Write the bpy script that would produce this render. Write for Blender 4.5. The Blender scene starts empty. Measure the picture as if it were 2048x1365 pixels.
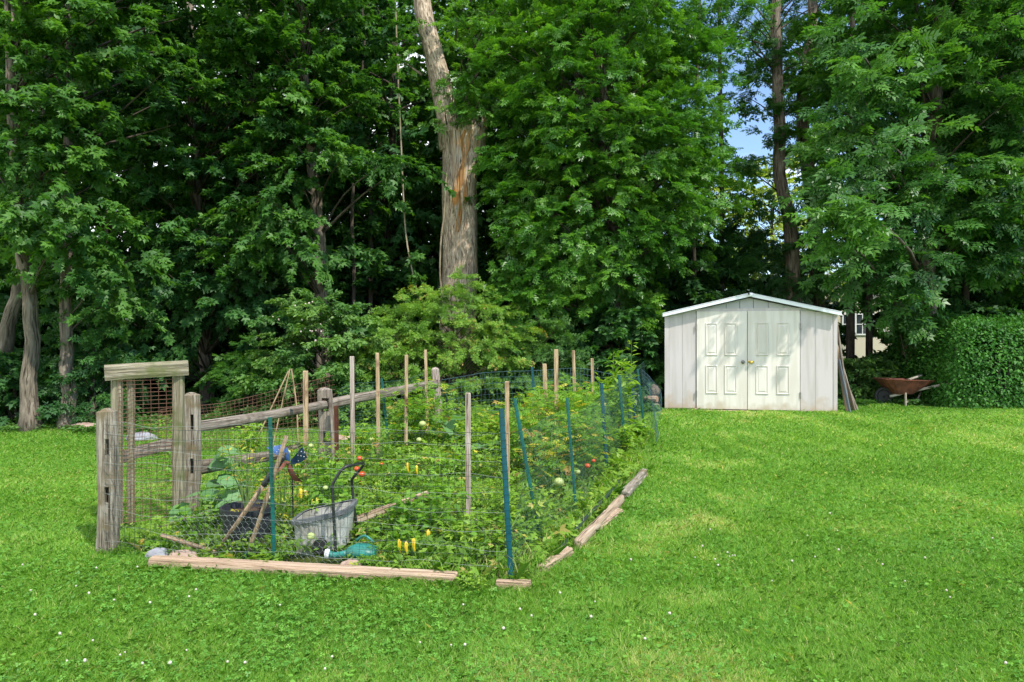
import bpy, math, random
import numpy as np
from mathutils import Vector, Matrix

# ------------------------------------------------------------------ camera, sky, sun, exposure
SC = bpy.context.scene
COL = SC.collection
EYE = 1.6
F = 1365.3                       # focal length in photo pixels (24 mm on a 36 mm sensor)
cd = bpy.data.cameras.new('camera')
cd.lens = 24; cd.sensor_width = 36; cd.sensor_fit = 'HORIZONTAL'
cd.clip_start = 0.05; cd.clip_end = 2000
cam = bpy.data.objects.new('camera', cd); COL.objects.link(cam)
cam.location = (0, 0, EYE); cam.rotation_euler = (math.radians(90), 0, 0)
SC.camera = cam

SUN = Vector((0.92, -1.0, 1.75)).normalized()
elev = math.asin(SUN.z); azim = math.atan2(SUN.x, SUN.y)
W = bpy.data.worlds.new('World'); SC.world = W; W.use_nodes = True
nt = W.node_tree; nt.nodes.clear()
out = nt.nodes.new('ShaderNodeOutputWorld'); bg = nt.nodes.new('ShaderNodeBackground')
sky = nt.nodes.new('ShaderNodeTexSky'); sky.sky_type = 'NISHITA'; sky.sun_disc = False
sky.sun_elevation = elev; sky.sun_rotation = azim
sky.air_density = 1.0; sky.dust_density = 0.1; sky.ozone_density = 3.0
tc = nt.nodes.new('ShaderNodeTexCoord'); mp = nt.nodes.new('ShaderNodeMapping')
mp.inputs['Scale'].default_value = (1.6, 1.6, 4.0)
cn = nt.nodes.new('ShaderNodeTexNoise'); cn.inputs['Scale'].default_value = 2.2; cn.inputs['Detail'].default_value = 8
cr = nt.nodes.new('ShaderNodeValToRGB'); cr.color_ramp.elements[0].position = 0.46; cr.color_ramp.elements[1].position = 0.66
mx = nt.nodes.new('ShaderNodeMix'); mx.data_type = 'RGBA'
mx.inputs[7].default_value = (8.5, 8.7, 9.2, 1)
nt.links.new(tc.outputs['Generated'], mp.inputs['Vector']); nt.links.new(mp.outputs[0], cn.inputs['Vector'])
sx = nt.nodes.new('ShaderNodeSeparateXYZ'); nt.links.new(tc.outputs['Generated'], sx.inputs[0])
ma = nt.nodes.new('ShaderNodeMath'); ma.operation = 'MULTIPLY_ADD'; ma.inputs[1].default_value = -0.45; ma.inputs[2].default_value = 0.02; nt.links.new(sx.outputs['X'], ma.inputs[0])
mb_ = nt.nodes.new('ShaderNodeMath'); mb_.operation = 'ADD'; nt.links.new(cn.outputs['Fac'], mb_.inputs[0]); nt.links.new(ma.outputs[0], mb_.inputs[1])
nt.links.new(mb_.outputs[0], cr.inputs['Fac']); nt.links.new(cr.outputs['Color'], mx.inputs[0])
nt.links.new(sky.outputs[0], mx.inputs[6]); nt.links.new(mx.outputs[2], bg.inputs['Color'])
bg.inputs['Strength'].default_value = 0.15
nt.links.new(bg.outputs[0], out.inputs['Surface'])
sd = bpy.data.lights.new('sun', 'SUN'); sd.energy = 3.4; sd.angle = math.radians(1.0); sd.color = (1.0, 0.95, 0.86)
so = bpy.data.objects.new('sun', sd); COL.objects.link(so)
so.rotation_euler = (-SUN).to_track_quat('-Z', 'Y').to_euler()
SC.view_settings.view_transform = 'Standard'; SC.view_settings.look = 'None'
SC.view_settings.exposure = 0.76; SC.view_settings.gamma = 1.0
SC.render.engine = 'CYCLES'
cy = SC.cycles
cy.max_bounces = 7; cy.diffuse_bounces = 4; cy.glossy_bounces = 2; cy.transmission_bounces = 4
cy.transparent_max_bounces = 6; cy.use_denoising = True; cy.caustics_reflective = False; cy.caustics_refractive = False

rs = np.random.default_rng(7)
rnd = random.Random(11)

# ------------------------------------------------------------------ small maths
def sstep(a, b, x):
    t = np.clip((np.asarray(x, float) - a) / (b - a), 0, 1); return t * t * (3 - 2 * t)
_wv = [(rs.normal(0, 1, 3), rs.uniform(0, 6.28)) for _ in range(16)]
def noise(P, s=1.0, seed=0):
    """smooth pseudo noise -1..1 at points P (n,2|3)"""
    P = np.atleast_2d(np.asarray(P, float)); r = 0
    if P.shape[1] == 2: P = np.c_[P, np.zeros(len(P))]
    for i in range(5):
        v, ph = _wv[(i + seed * 3) % 16]
        v2, ph2 = _wv[(i * 2 + 5 + seed) % 16]
        r = r + np.sin((P @ v) * s * (0.8 + 0.5 * i) + ph + seed + 1.3 * np.sin((P @ v2) * s * 0.9 + ph2)) / (1 + 0.35 * i)
    return r / 2.6
def G(x, y):
    """height of the ground"""
    x = np.asarray(x, float); y = np.asarray(y, float)
    z = 0.31 * sstep(6.0, 12.3, y) * sstep(-4.5, 1.5, x)
    z = z + 0.8 * sstep(18, 45, y)
    q = np.stack([np.broadcast_to(x, np.broadcast(x, y).shape).ravel(), np.broadcast_to(y, np.broadcast(x, y).shape).ravel()], 1)
    return z + 0.018 * noise(q, 0.7, 2).reshape(np.broadcast(x, y).shape)
def g(x, y): return float(G(x, y))
def at(px, py, d): return Vector(((px - 1024) / F * d, d, EYE - (py - 682.5) / F * d))
def onground(px, d):
    x = (px - 1024) / F * d; return Vector((x, d, g(x, d)))

# ------------------------------------------------------------------ materials
def nodes(m):
    m.use_nodes = True; n = m.node_tree.nodes; return n, m.node_tree.links, n['Principled BSDF']
def ramp(n, stops):
    r = n.new('ShaderNodeValToRGB'); e = r.color_ramp.elements
    while len(e) > 1: e.remove(e[0])
    e[0].position = stops[0][0]; e[0].color = (*stops[0][1], 1)
    for p, c in stops[1:]:
        q = e.new(p); q.color = (*c, 1)
    return r
def grain_mat(name, stops, across=40, along=2.5, rough=0.85, bump=0.35, spots=None, dist=1.2):
    """wood / bark: noise stretched along the piece's own grain coordinate"""
    m = bpy.data.materials.new(name); n, l, b = nodes(m)
    a = n.new('ShaderNodeAttribute'); a.attribute_name = 'grain'
    mp = n.new('ShaderNodeMapping'); mp.inputs['Scale'].default_value = (across, across, along)
    t = n.new('ShaderNodeTexNoise'); t.inputs['Scale'].default_value = 1; t.inputs['Detail'].default_value = 6; t.inputs['Distortion'].default_value = dist
    t.inputs['Roughness'].default_value = 0.65
    l.new(a.outputs['Vector'], mp.inputs['Vector']); l.new(mp.outputs[0], t.inputs['Vector'])
    r = ramp(n, stops); l.new(t.outputs['Fac'], r.inputs['Fac'])
    last = r.outputs['Color']
    mpc = n.new('ShaderNodeMapping'); mpc.inputs['Scale'].default_value = (across * 2.2, across * 2.2, along * .9)
    t5 = n.new('ShaderNodeTexNoise'); t5.inputs['Scale'].default_value = 1; t5.inputs['Detail'].default_value = 3; t5.inputs['Distortion'].default_value = .5
    l.new(a.outputs['Vector'], mpc.inputs['Vector']); l.new(mpc.outputs[0], t5.inputs['Vector'])
    rc = ramp(n, [(.36, (.22, .19, .16)), (.44, (1, 1, 1))]); l.new(t5.outputs['Fac'], rc.inputs['Fac'])
    mc = n.new('ShaderNodeMix'); mc.data_type = 'RGBA'; mc.blend_type = 'MULTIPLY'; mc.inputs[0].default_value = 1
    l.new(last, mc.inputs[6]); l.new(rc.outputs['Color'], mc.inputs[7]); last = mc.outputs[2]
    if spots:
        col, sc_, lo, hi = spots
        t2 = n.new('ShaderNodeTexNoise'); t2.inputs['Scale'].default_value = sc_; t2.inputs['Detail'].default_value = 4
        l.new(a.outputs['Vector'], t2.inputs['Vector'])
        r2 = ramp(n, [(lo, (0, 0, 0)), (hi, (1, 1, 1))]); l.new(t2.outputs['Fac'], r2.inputs['Fac'])
        mx = n.new('ShaderNodeMix'); mx.data_type = 'RGBA'; mx.inputs[7].default_value = (*col, 1)
        l.new(r2.outputs['Color'], mx.inputs[0]); l.new(last, mx.inputs[6]); last = mx.outputs[2]
    l.new(last, b.inputs['Base Color']); b.inputs['Roughness'].default_value = rough
    bp = n.new('ShaderNodeBump'); bp.inputs['Strength'].default_value = bump; bp.inputs['Distance'].default_value = 0.02
    l.new(t.outputs['Fac'], bp.inputs['Height']); l.new(bp.outputs[0], b.inputs['Normal'])
    return m
def plain_mat(name, c, rough=0.6, metal=0.0, var=0.15, scale=8, bump=0.0, c2=None, spec=0.5, lo=0.3, hi=0.7):
    m = bpy.data.materials.new(name); n, l, b = nodes(m)
    tc = n.new('ShaderNodeTexCoord')
    t = n.new('ShaderNodeTexNoise'); t.inputs['Scale'].default_value = scale; t.inputs['Detail'].default_value = 5
    l.new(tc.outputs['Object'], t.inputs['Vector'])
    c2 = c2 or tuple(x * (1 - var) for x in c)
    r = ramp(n, [(lo, c2), (hi, c)]); l.new(t.outputs['Fac'], r.inputs['Fac'])
    l.new(r.outputs['Color'], b.inputs['Base Color'])
    b.inputs['Roughness'].default_value = rough; b.inputs['Metallic'].default_value = metal
    b.inputs['Specular IOR Level'].default_value = spec
    if bump:
        bp = n.new('ShaderNodeBump'); bp.inputs['Strength'].default_value = bump; bp.inputs['Distance'].default_value = 0.01
        l.new(t.outputs['Fac'], bp.inputs['Height']); l.new(bp.outputs[0], b.inputs['Normal'])
    return m
GAIN = 1.45
def leaf_mat(name, stops, trans=0.35, rough=0.5, spec=0.35, tcol=None):
    m = bpy.data.materials.new(name); n, l, b = nodes(m)
    a = n.new('ShaderNodeAttribute'); a.attribute_name = 'tint'
    gn = GAIN if name[:5] in ('grass', 'clove') else (1.25 if name[:4] in ('weed', 'vege') else 1.36)
    stops = [(p, tuple(x * gn for x in c)) for p, c in stops]
    r = ramp(n, stops); l.new(a.outputs['Fac'], r.inputs['Fac'])
    l.new(r.outputs['Color'], b.inputs['Base Color'])
    b.inputs['Roughness'].default_value = rough; b.inputs['Specular IOR Level'].default_value = spec
    tr = n.new('ShaderNodeBsdfTranslucent')
    hs = n.new('ShaderNodeMix'); hs.data_type = 'RGBA'; hs.blend_type = 'MULTIPLY'; hs.inputs[0].default_value = 1
    hs.inputs[7].default_value = (*(tcol or (1.6, 1.7, 0.5)), 1)
    l.new(r.outputs['Color'], hs.inputs[6]); l.new(hs.outputs[2], tr.inputs['Color'])
    ms = n.new('ShaderNodeMixShader'); ms.inputs[0].default_value = trans
    l.new(b.outputs[0], ms.inputs[1]); l.new(tr.outputs[0], ms.inputs[2])
    l.new(ms.outputs[0], n['Material Output'].inputs['Surface'])
    return m

GREY = [(0.28, (0.05, 0.04, 0.03)), (0.47, (0.20, 0.165, 0.13)), (0.7, (0.39, 0.34, 0.28))]
M = {}
M['post'] = grain_mat('weathered_post_wood', [(0.25, (0.07, 0.05, 0.035)), (0.45, (0.25, 0.21, 0.16)), (0.7, (0.46, 0.42, 0.35))], 45, 2.2, 0.9, 0.9, ((0.17, 0.13, 0.07), 6, 0.50, 0.66))
M['rail'] = grain_mat('weathered_rail_wood', GREY, 30, 1.5, 0.9, 0.6, ((0.10, 0.07, 0.05), 6, 0.52, 0.7))
M['gatewood'] = grain_mat('mossy_gate_wood', [(0.3, (0.10, 0.085, 0.05)), (0.5, (0.26, 0.225, 0.15)), (0.7, (0.40, 0.36, 0.27))], 40, 2.0, 0.85, 0.8, ((0.13, 0.14, 0.05), 5, 0.48, 0.62))
M['stake_tan'] = grain_mat('tan_stake_wood', [(0.3, (0.24, 0.15, 0.07)), (0.5, (0.42, 0.30, 0.17)), (0.7, (0.52, 0.40, 0.25))], 40, 3, 0.85, 0.3, ((0.16, 0.08, 0.045), 5, 0.58, 0.72))
M['stake_grey'] = grain_mat('grey_stake_wood', [(0.3, (0.15, 0.09, 0.065)), (0.5, (0.36, 0.29, 0.24)), (0.7, (0.50, 0.44, 0.39))], 40, 2, 0.9, 0.4)
M['timber'] = grain_mat('split_timber_wood', [(0.34, (0.12, 0.065, 0.035)), (0.46, (0.38, 0.26, 0.17)), (0.7, (0.58, 0.45, 0.33))], 42, 1.2, 0.9, 0.9, ((0.22, 0.15, 0.08), 3, 0.58, 0.8))
M['handle'] = grain_mat('worn_tool_handle', [(0.3, (0.14, 0.09, 0.05)), (0.6, (0.34, 0.25, 0.15)), (0.75, (0.42, 0.33, 0.22))], 30, 3, 0.7, 0.25, ((0.30, 0.05, 0.03), 7, 0.66, 0.72))
M['bark'] = grain_mat('grey_brown_bark', [(0.3, (0.055, 0.042, 0.03)), (0.5, (0.17, 0.135, 0.10)), (0.7, (0.30, 0.25, 0.20))], 16, 3.0, 0.95, 1.0, dist=0.6)
M['bark_dark'] = grain_mat('dark_bark', [(0.3, (0.03, 0.024, 0.018)), (0.6, (0.10, 0.08, 0.06)), (0.75, (0.15, 0.12, 0.09))], 16, 3.0, 0.95, 0.8, dist=0.6)
M['bark_big'] = grain_mat('furrowed_pale_bark', [(0.34, (0.13, 0.095, 0.065)), (0.48, (0.38, 0.29, 0.205)), (0.64, (0.60, 0.49, 0.37))], 30, 6.5, 0.95, 0.7, dist=0.5)
M['scar'] = grain_mat('bare_wood_scar', [(0.3, (0.10, 0.06, 0.035)), (0.46, (0.30, 0.21, 0.13)), (0.58, (0.40, 0.34, 0.27)), (0.75, (0.48, 0.46, 0.42))], 12, 1.3, 0.9, 1.0, ((0.36, 0.16, 0.04), 1.6, 0.52, 0.62))
M['rot'] = grain_mat('orange_rotten_wood', [(0.3, (0.07, 0.035, 0.015)), (0.48, (0.30, 0.14, 0.04)), (0.62, (0.38, 0.24, 0.11)), (0.75, (0.44, 0.36, 0.26))], 14, 1.6, 0.95, 1.0)
M['branch'] = grain_mat('twig_bark', [(0.3, (0.05, 0.04, 0.03)), (0.7, (0.18, 0.15, 0.11))], 30, 4, 0.95, 0.4)
M['vine'] = grain_mat('dry_vine', [(0.3, (0.14, 0.11, 0.07)), (0.7, (0.36, 0.30, 0.20))], 30, 4, 0.95, 0.4)
M['siding'] = plain_mat('painted_siding', (0.52, 0.475, 0.47), 0.6, var=0.10, scale=1.1)
def dirty_paint(name, c, mud, zlo, zhi, rough=.5):
    m = plain_mat(name, c, rough, var=.07, scale=1.3); n, l, b = m.node_tree.nodes, m.node_tree.links, m.node_tree.nodes['Principled BSDF']
    base = b.inputs['Base Color'].links[0].from_socket; tc = [q for q in n if q.type == 'TEX_COORD'][0]
    mp = n.new('ShaderNodeMapping'); mp.inputs['Scale'].default_value = (9, 9, .9); t = n.new('ShaderNodeTexNoise'); t.inputs['Scale'].default_value = 1; t.inputs['Detail'].default_value = 7
    l.new(tc.outputs['Object'], mp.inputs['Vector']); l.new(mp.outputs[0], t.inputs['Vector'])
    r = ramp(n, [(.40, (.84, .83, .80)), (.56, (1, 1, 1))]); l.new(t.outputs['Fac'], r.inputs['Fac'])
    m1 = n.new('ShaderNodeMix'); m1.data_type = 'RGBA'; m1.blend_type = 'MULTIPLY'; m1.inputs[0].default_value = .8; l.new(base, m1.inputs[6]); l.new(r.outputs['Color'], m1.inputs[7])
    t2 = n.new('ShaderNodeTexNoise'); t2.inputs['Scale'].default_value = 5; t2.inputs['Detail'].default_value = 8; l.new(tc.outputs['Object'], t2.inputs['Vector'])
    sx = n.new('ShaderNodeSeparateXYZ'); l.new(tc.outputs['Object'], sx.inputs[0])
    mr = n.new('ShaderNodeMapRange'); mr.inputs[1].default_value = zlo; mr.inputs[2].default_value = zhi; mr.inputs[3].default_value = .36; mr.inputs[4].default_value = -.25; l.new(sx.outputs['Z'], mr.inputs[0])
    ad = n.new('ShaderNodeMath'); l.new(t2.outputs['Fac'], ad.inputs[0]); l.new(mr.outputs[0], ad.inputs[1])
    r2 = ramp(n, [(.52, (0, 0, 0)), (.85, (.85, .85, .85))]); l.new(ad.outputs[0], r2.inputs['Fac'])
    m2 = n.new('ShaderNodeMix'); m2.data_type = 'RGBA'; m2.inputs[7].default_value = (*mud, 1); l.new(r2.outputs['Color'], m2.inputs[0]); l.new(m1.outputs[2], m2.inputs[6]); l.new(m2.outputs[2], b.inputs['Base Color'])
    return m
M['siding'] = dirty_paint('painted_siding', (0.53, 0.485, 0.475), (0.42, 0.31, 0.22), 0, .45)
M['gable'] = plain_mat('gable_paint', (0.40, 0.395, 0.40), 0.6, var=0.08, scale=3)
M['trim'] = plain_mat('roof_trim', (0.74, 0.77, 0.80), 0.4, var=0.1, scale=6)
M['door'] = dirty_paint('cream_door_paint', (0.69, 0.645, 0.58), (0.42, 0.34, 0.24), -.05, .30, .42)
M['shed_roof'] = plain_mat('shed_roof_metal', (0.55, 0.57, 0.6), 0.4, 0.2)
M['sill'] = grain_mat('old_sill_wood', [(0.3, (0.16, 0.10, 0.06)), (0.5, (0.38, 0.28, 0.19)), (0.7, (0.52, 0.42, 0.31))], 30, 2, 0.9, 0.6)
M['dark'] = plain_mat('dark_gap', (0.012, 0.012, 0.012), 0.9)
M['brass'] = plain_mat('brass', (0.62, 0.45, 0.10), 0.35, 0.9, 0.2, 30)
M['steel'] = plain_mat('dull_steel', (0.28, 0.26, 0.24), 0.4, 0.8, 0.3, 30)
M['rust'] = plain_mat('rusted_steel', (0.23, 0.07, 0.04), 0.85, 0.1, scale=9, bump=0.3, c2=(0.08, 0.03, 0.02))
M['rustpost'] = plain_mat('rust_red_post', (0.26, 0.08, 0.04), 0.8, 0.1, scale=20, bump=0.2, c2=(0.16, 0.05, 0.03))
M['greenpost'] = plain_mat('green_plastic_coat', (0.006, 0.115, 0.10), 0.35, var=0.45, scale=10)
M['bluepost'] = plain_mat('blue_green_coat', (0.006, 0.085, 0.115), 0.35, var=0.4, scale=10)
M['wire_grey'] = plain_mat('galvanised_wire', (0.36, 0.40, 0.37), 0.45, 0.5, 0.3, 6)
M['wire_dark'] = plain_mat('dark_green_wire', (0.035, 0.06, 0.045), 0.5, 0.2, 0.3, 6)
M['wire_rust'] = plain_mat('rusty_wire', (0.24, 0.125, 0.075), 0.8, 0.1, scale=5, c2=(0.13, 0.06, 0.04))
M['wire_green'] = plain_mat('green_vinyl_wire', (0.05, 0.12, 0.10), 0.45, 0.0, 0.4, 4)
M['wire_blue'] = plain_mat('blue_grey_wire', (0.10, 0.20, 0.24), 0.45, 0.2, 0.4, 4)
M['black'] = plain_mat('black_plastic', (0.018, 0.019, 0.023), 0.45, var=0.4, scale=12)
M['pot'] = plain_mat('charcoal_pot_plastic', (0.030, 0.032, 0.042), 0.5, var=0.4, scale=9, bump=0.2)
M['tub'] = plain_mat('dirty_grey_tub', (0.50, 0.50, 0.47), 0.65, scale=4, c2=(0.27, 0.26, 0.22), lo=0.38, hi=0.6)
M['tubrim'] = plain_mat('grey_tub_rim', (0.16, 0.17, 0.18), 0.6, scale=7, c2=(0.08, 0.085, 0.09))
M['can'] = plain_mat('teal_can_plastic', (0.014, 0.24, 0.20), 0.45, scale=14, c2=(0.03, 0.13, 0.10), bump=.1)
M['white'] = plain_mat('white_plastic', (0.75, 0.76, 0.74), 0.5)
M['blue'] = plain_mat('faded_blue_enamel', (0.05, 0.12, 0.30), 0.35, 0.3, scale=9, c2=(0.025, 0.06, 0.16))
M['rock_grey'] = plain_mat('grey_rock', (0.34, 0.35, 0.38), 0.9, scale=9, bump=0.6, c2=(0.17, 0.17, 0.19))
M['rock_tan'] = plain_mat('tan_rock', (0.46, 0.34, 0.27), 0.9, scale=9, bump=0.6, c2=(0.26, 0.17, 0.13))
M['soil'] = plain_mat('pot_soil', (0.10, 0.06, 0.035), 0.95, scale=30, bump=0.8, c2=(0.03, 0.02, 0.012))
M['tomato_red'] = plain_mat('ripe_tomato', (0.55, 0.075, 0.015), 0.25, var=0.2, scale=20)
M['tomato_green'] = plain_mat('unripe_tomato', (0.42, 0.50, 0.17), 0.3, var=0.2, scale=20)
M['pepper_yellow'] = plain_mat('yellow_pepper', (0.75, 0.52, 0.03), 0.3, var=0.2, scale=20)
M['cutwood'] = plain_mat('cut_log_end', (0.40, 0.24, 0.13), 0.85, scale=12, c2=(0.24, 0.13, 0.08))
M['greyboard'] = plain_mat('grey_composite_board', (0.14, 0.17, 0.20), 0.7, scale=6)
M['barrowwood'] = grain_mat('pale_barrow_wood', [(0.3, (0.18, 0.15, 0.11)), (0.7, (0.44, 0.40, 0.33))], 30, 3, 0.9, 0.3)
M['tyre_and_shaded_rim'] = plain_mat('tyre_rubber_shaded_rim', (0.02, 0.02, 0.02), 0.8)
M['housewall'] = plain_mat('cream_house_wall', (0.60, 0.54, 0.42), 0.8, var=0.1, scale=1)
M['houseroof'] = plain_mat('pale_house_roof', (0.42, 0.42, 0.42), 0.8, var=0.2, scale=3)
M['tarp'] = plain_mat('blue_tarp', (0.02, 0.14, 0.62), 0.45, var=0.2, scale=3)
M['glass'] = plain_mat('dark_window_glass', (0.03, 0.04, 0.05), 0.08, var=0.2)
M['twine'] = plain_mat('pale_twine', (0.55, 0.52, 0.42), 0.8)

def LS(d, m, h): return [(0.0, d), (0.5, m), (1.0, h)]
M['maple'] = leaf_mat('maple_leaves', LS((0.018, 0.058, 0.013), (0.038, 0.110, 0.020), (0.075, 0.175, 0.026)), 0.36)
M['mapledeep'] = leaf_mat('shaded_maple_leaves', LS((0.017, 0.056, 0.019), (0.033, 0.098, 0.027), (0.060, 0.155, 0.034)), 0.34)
M['ash'] = leaf_mat('ash_leaves', LS((0.022, 0.072, 0.012), (0.045, 0.135, 0.017), (0.10, 0.225, 0.026)), 0.34, rough=0.40, spec=0.5)
M['hickory'] = leaf_mat('hickory_leaves', LS((0.020, 0.064, 0.016), (0.040, 0.118, 0.024), (0.078, 0.185, 0.032)), 0.33, rough=0.42, spec=0.45)
M['bushyellow'] = leaf_mat('yellow_green_bush_leaves', [(0.0, (0.05, 0.12, 0.020)), (0.5, (0.115, 0.225, 0.034)), (0.96, (0.19, 0.31, 0.05)), (1.0, (0.28, 0.20, 0.06))], 0.33)
M['bushgreen'] = leaf_mat('green_bush_leaves', LS((0.032, 0.088, 0.020), (0.068, 0.155, 0.036), (0.13, 0.23, 0.055)), 0.33)
M['hedge'] = leaf_mat('hedge_leaves', LS((0.018, 0.065, 0.012), (0.040, 0.135, 0.020), (0.080, 0.21, 0.03)), 0.28, rough=0.5, spec=0.25)
M['weed'] = leaf_mat('weed_leaves', [(0.0, (0.055, 0.12, 0.015)), (0.5, (0.14, 0.26, 0.028)), (0.9, (0.25, 0.37, 0.045)), (1.0, (0.38, 0.32, 0.10))], 0.35)
M['veg'] = leaf_mat('vegetable_leaves', [(0.0, (0.05, 0.13, 0.015)), (0.5, (0.115, 0.245, 0.025)), (0.88, (0.22, 0.35, 0.04)), (0.94, (0.45, 0.40, 0.05)), (1.0, (0.30, 0.17, 0.07))], 0.35)
M['greyveg'] = leaf_mat('grey_green_squash_leaves', LS((0.06, 0.14, 0.05), (0.10, 0.205, 0.075), (0.155, 0.265, 0.11)), 0.3)
M['yellowfar'] = leaf_mat('far_sunlit_leaves', LS((0.08, 0.13, 0.015), (0.18, 0.25, 0.03), (0.28, 0.33, 0.05)), 0.35)
M['grass'] = leaf_mat('grass_blades', [(0.0, (0.060, 0.155, 0.018)), (0.40, (0.128, 0.275, 0.032)), (0.75, (0.215, 0.36, 0.058)), (0.88, (0.34, 0.42, 0.12)), (1.0, (0.46, 0.41, 0.20))], 0.45, rough=0.5, spec=0.25, tcol=(1.3, 1.35, 0.5))
M['clover'] = leaf_mat('clover_leaves', LS((0.045, 0.14, 0.018), (0.075, 0.20, 0.024), (0.13, 0.28, 0.035)), 0.3, tcol=(1.3, 1.4, 0.6))
M['petal'] = plain_mat('clover_petals', (0.55, 0.50, 0.42), 0.8)
M['flower'] = plain_mat('pale_blossom', (0.62, 0.50, 0.46), 0.8)

def ground_mat():
    m = bpy.data.materials.new('lawn_soil'); n, l, b = nodes(m)
    tc = n.new('ShaderNodeTexCoord')
    def nz(s, d=6):
        t = n.new('ShaderNodeTexNoise'); t.inputs['Scale'].default_value = s; t.inputs['Detail'].default_value = d
        l.new(tc.outputs['Object'], t.inputs['Vector']); return t
    t1 = nz(60, 4); t2 = nz(1.3); 
    r1 = ramp(n, [(0.3, (0.07, 0.14, 0.015)), (0.55, (0.16, 0.29, 0.03)), (0.75, (0.26, 0.38, 0.05))]); l.new(t1.outputs['Fac'], r1.inputs['Fac'])
    r2 = ramp(n, [(0.3, (0.75, 0.85, 0.7)), (0.7, (1.2, 1.12, 1.1))]); l.new(t2.outputs['Fac'], r2.inputs['Fac'])
    m1 = n.new('ShaderNodeMix'); m1.data_type = 'RGBA'; m1.blend_type = 'MULTIPLY'; m1.inputs[0].default_value = 1
    l.new(r1.outputs['Color'], m1.inputs[6]); l.new(r2.outputs['Color'], m1.inputs[7])
    a = n.new('ShaderNodeAttribute'); a.attribute_name = 'bare'
    t3 = nz(22, 6); r3 = ramp(n, [(0.3, (0.022, 0.015, 0.009)), (0.55, (0.055, 0.042, 0.022)), (0.7, (0.05, 0.085, 0.02))]); l.new(t3.outputs['Fac'], r3.inputs['Fac'])
    m2 = n.new('ShaderNodeMix'); m2.data_type = 'RGBA'
    l.new(a.outputs['Fac'], m2.inputs[0]); l.new(m1.outputs[2], m2.inputs[6]); l.new(r3.outputs['Color'], m2.inputs[7])
    l.new(m2.outputs[2], b.inputs['Base Color']); b.inputs['Roughness'].default_value = 0.95; b.inputs['Specular IOR Level'].default_value = 0.1
    bp = n.new('ShaderNodeBump'); bp.inputs['Strength'].default_value = 0.7; bp.inputs['Distance'].default_value = 0.03
    l.new(t1.outputs['Fac'], bp.inputs['Height']); l.new(bp.outputs[0], b.inputs['Normal'])
    return m
M['ground'] = ground_mat()

# ------------------------------------------------------------------ objects, tags
def tag(o, label=None, cat=None, group=None, kind=None):
    if label: o['label'] = label
    if cat: o['category'] = cat
    if group: o['group'] = group
    if kind: o['kind'] = kind
    return o
def empty(name, loc, label=None, cat=None, group=None, rz=0):
    o = bpy.data.objects.new(name, None); COL.objects.link(o)
    o.location = loc; o.rotation_euler = (0, 0, rz); o.empty_display_size = 0.1
    return tag(o, label, cat, group)
def link(name, me, mat, parent=None, loc=None):
    o = bpy.data.objects.new(name, me); COL.objects.link(o)
    if mat is not None and not me.materials: me.materials.append(mat)
    if parent: o.parent = parent
    if loc is not None: o.location = loc
    return o
def root_off(parent):
    """world position of the parent chain (translations only)"""
    v = Vector((0, 0, 0)); p = parent
    while p is not None:
        v = v + p.location; p = p.parent
    return v

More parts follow.
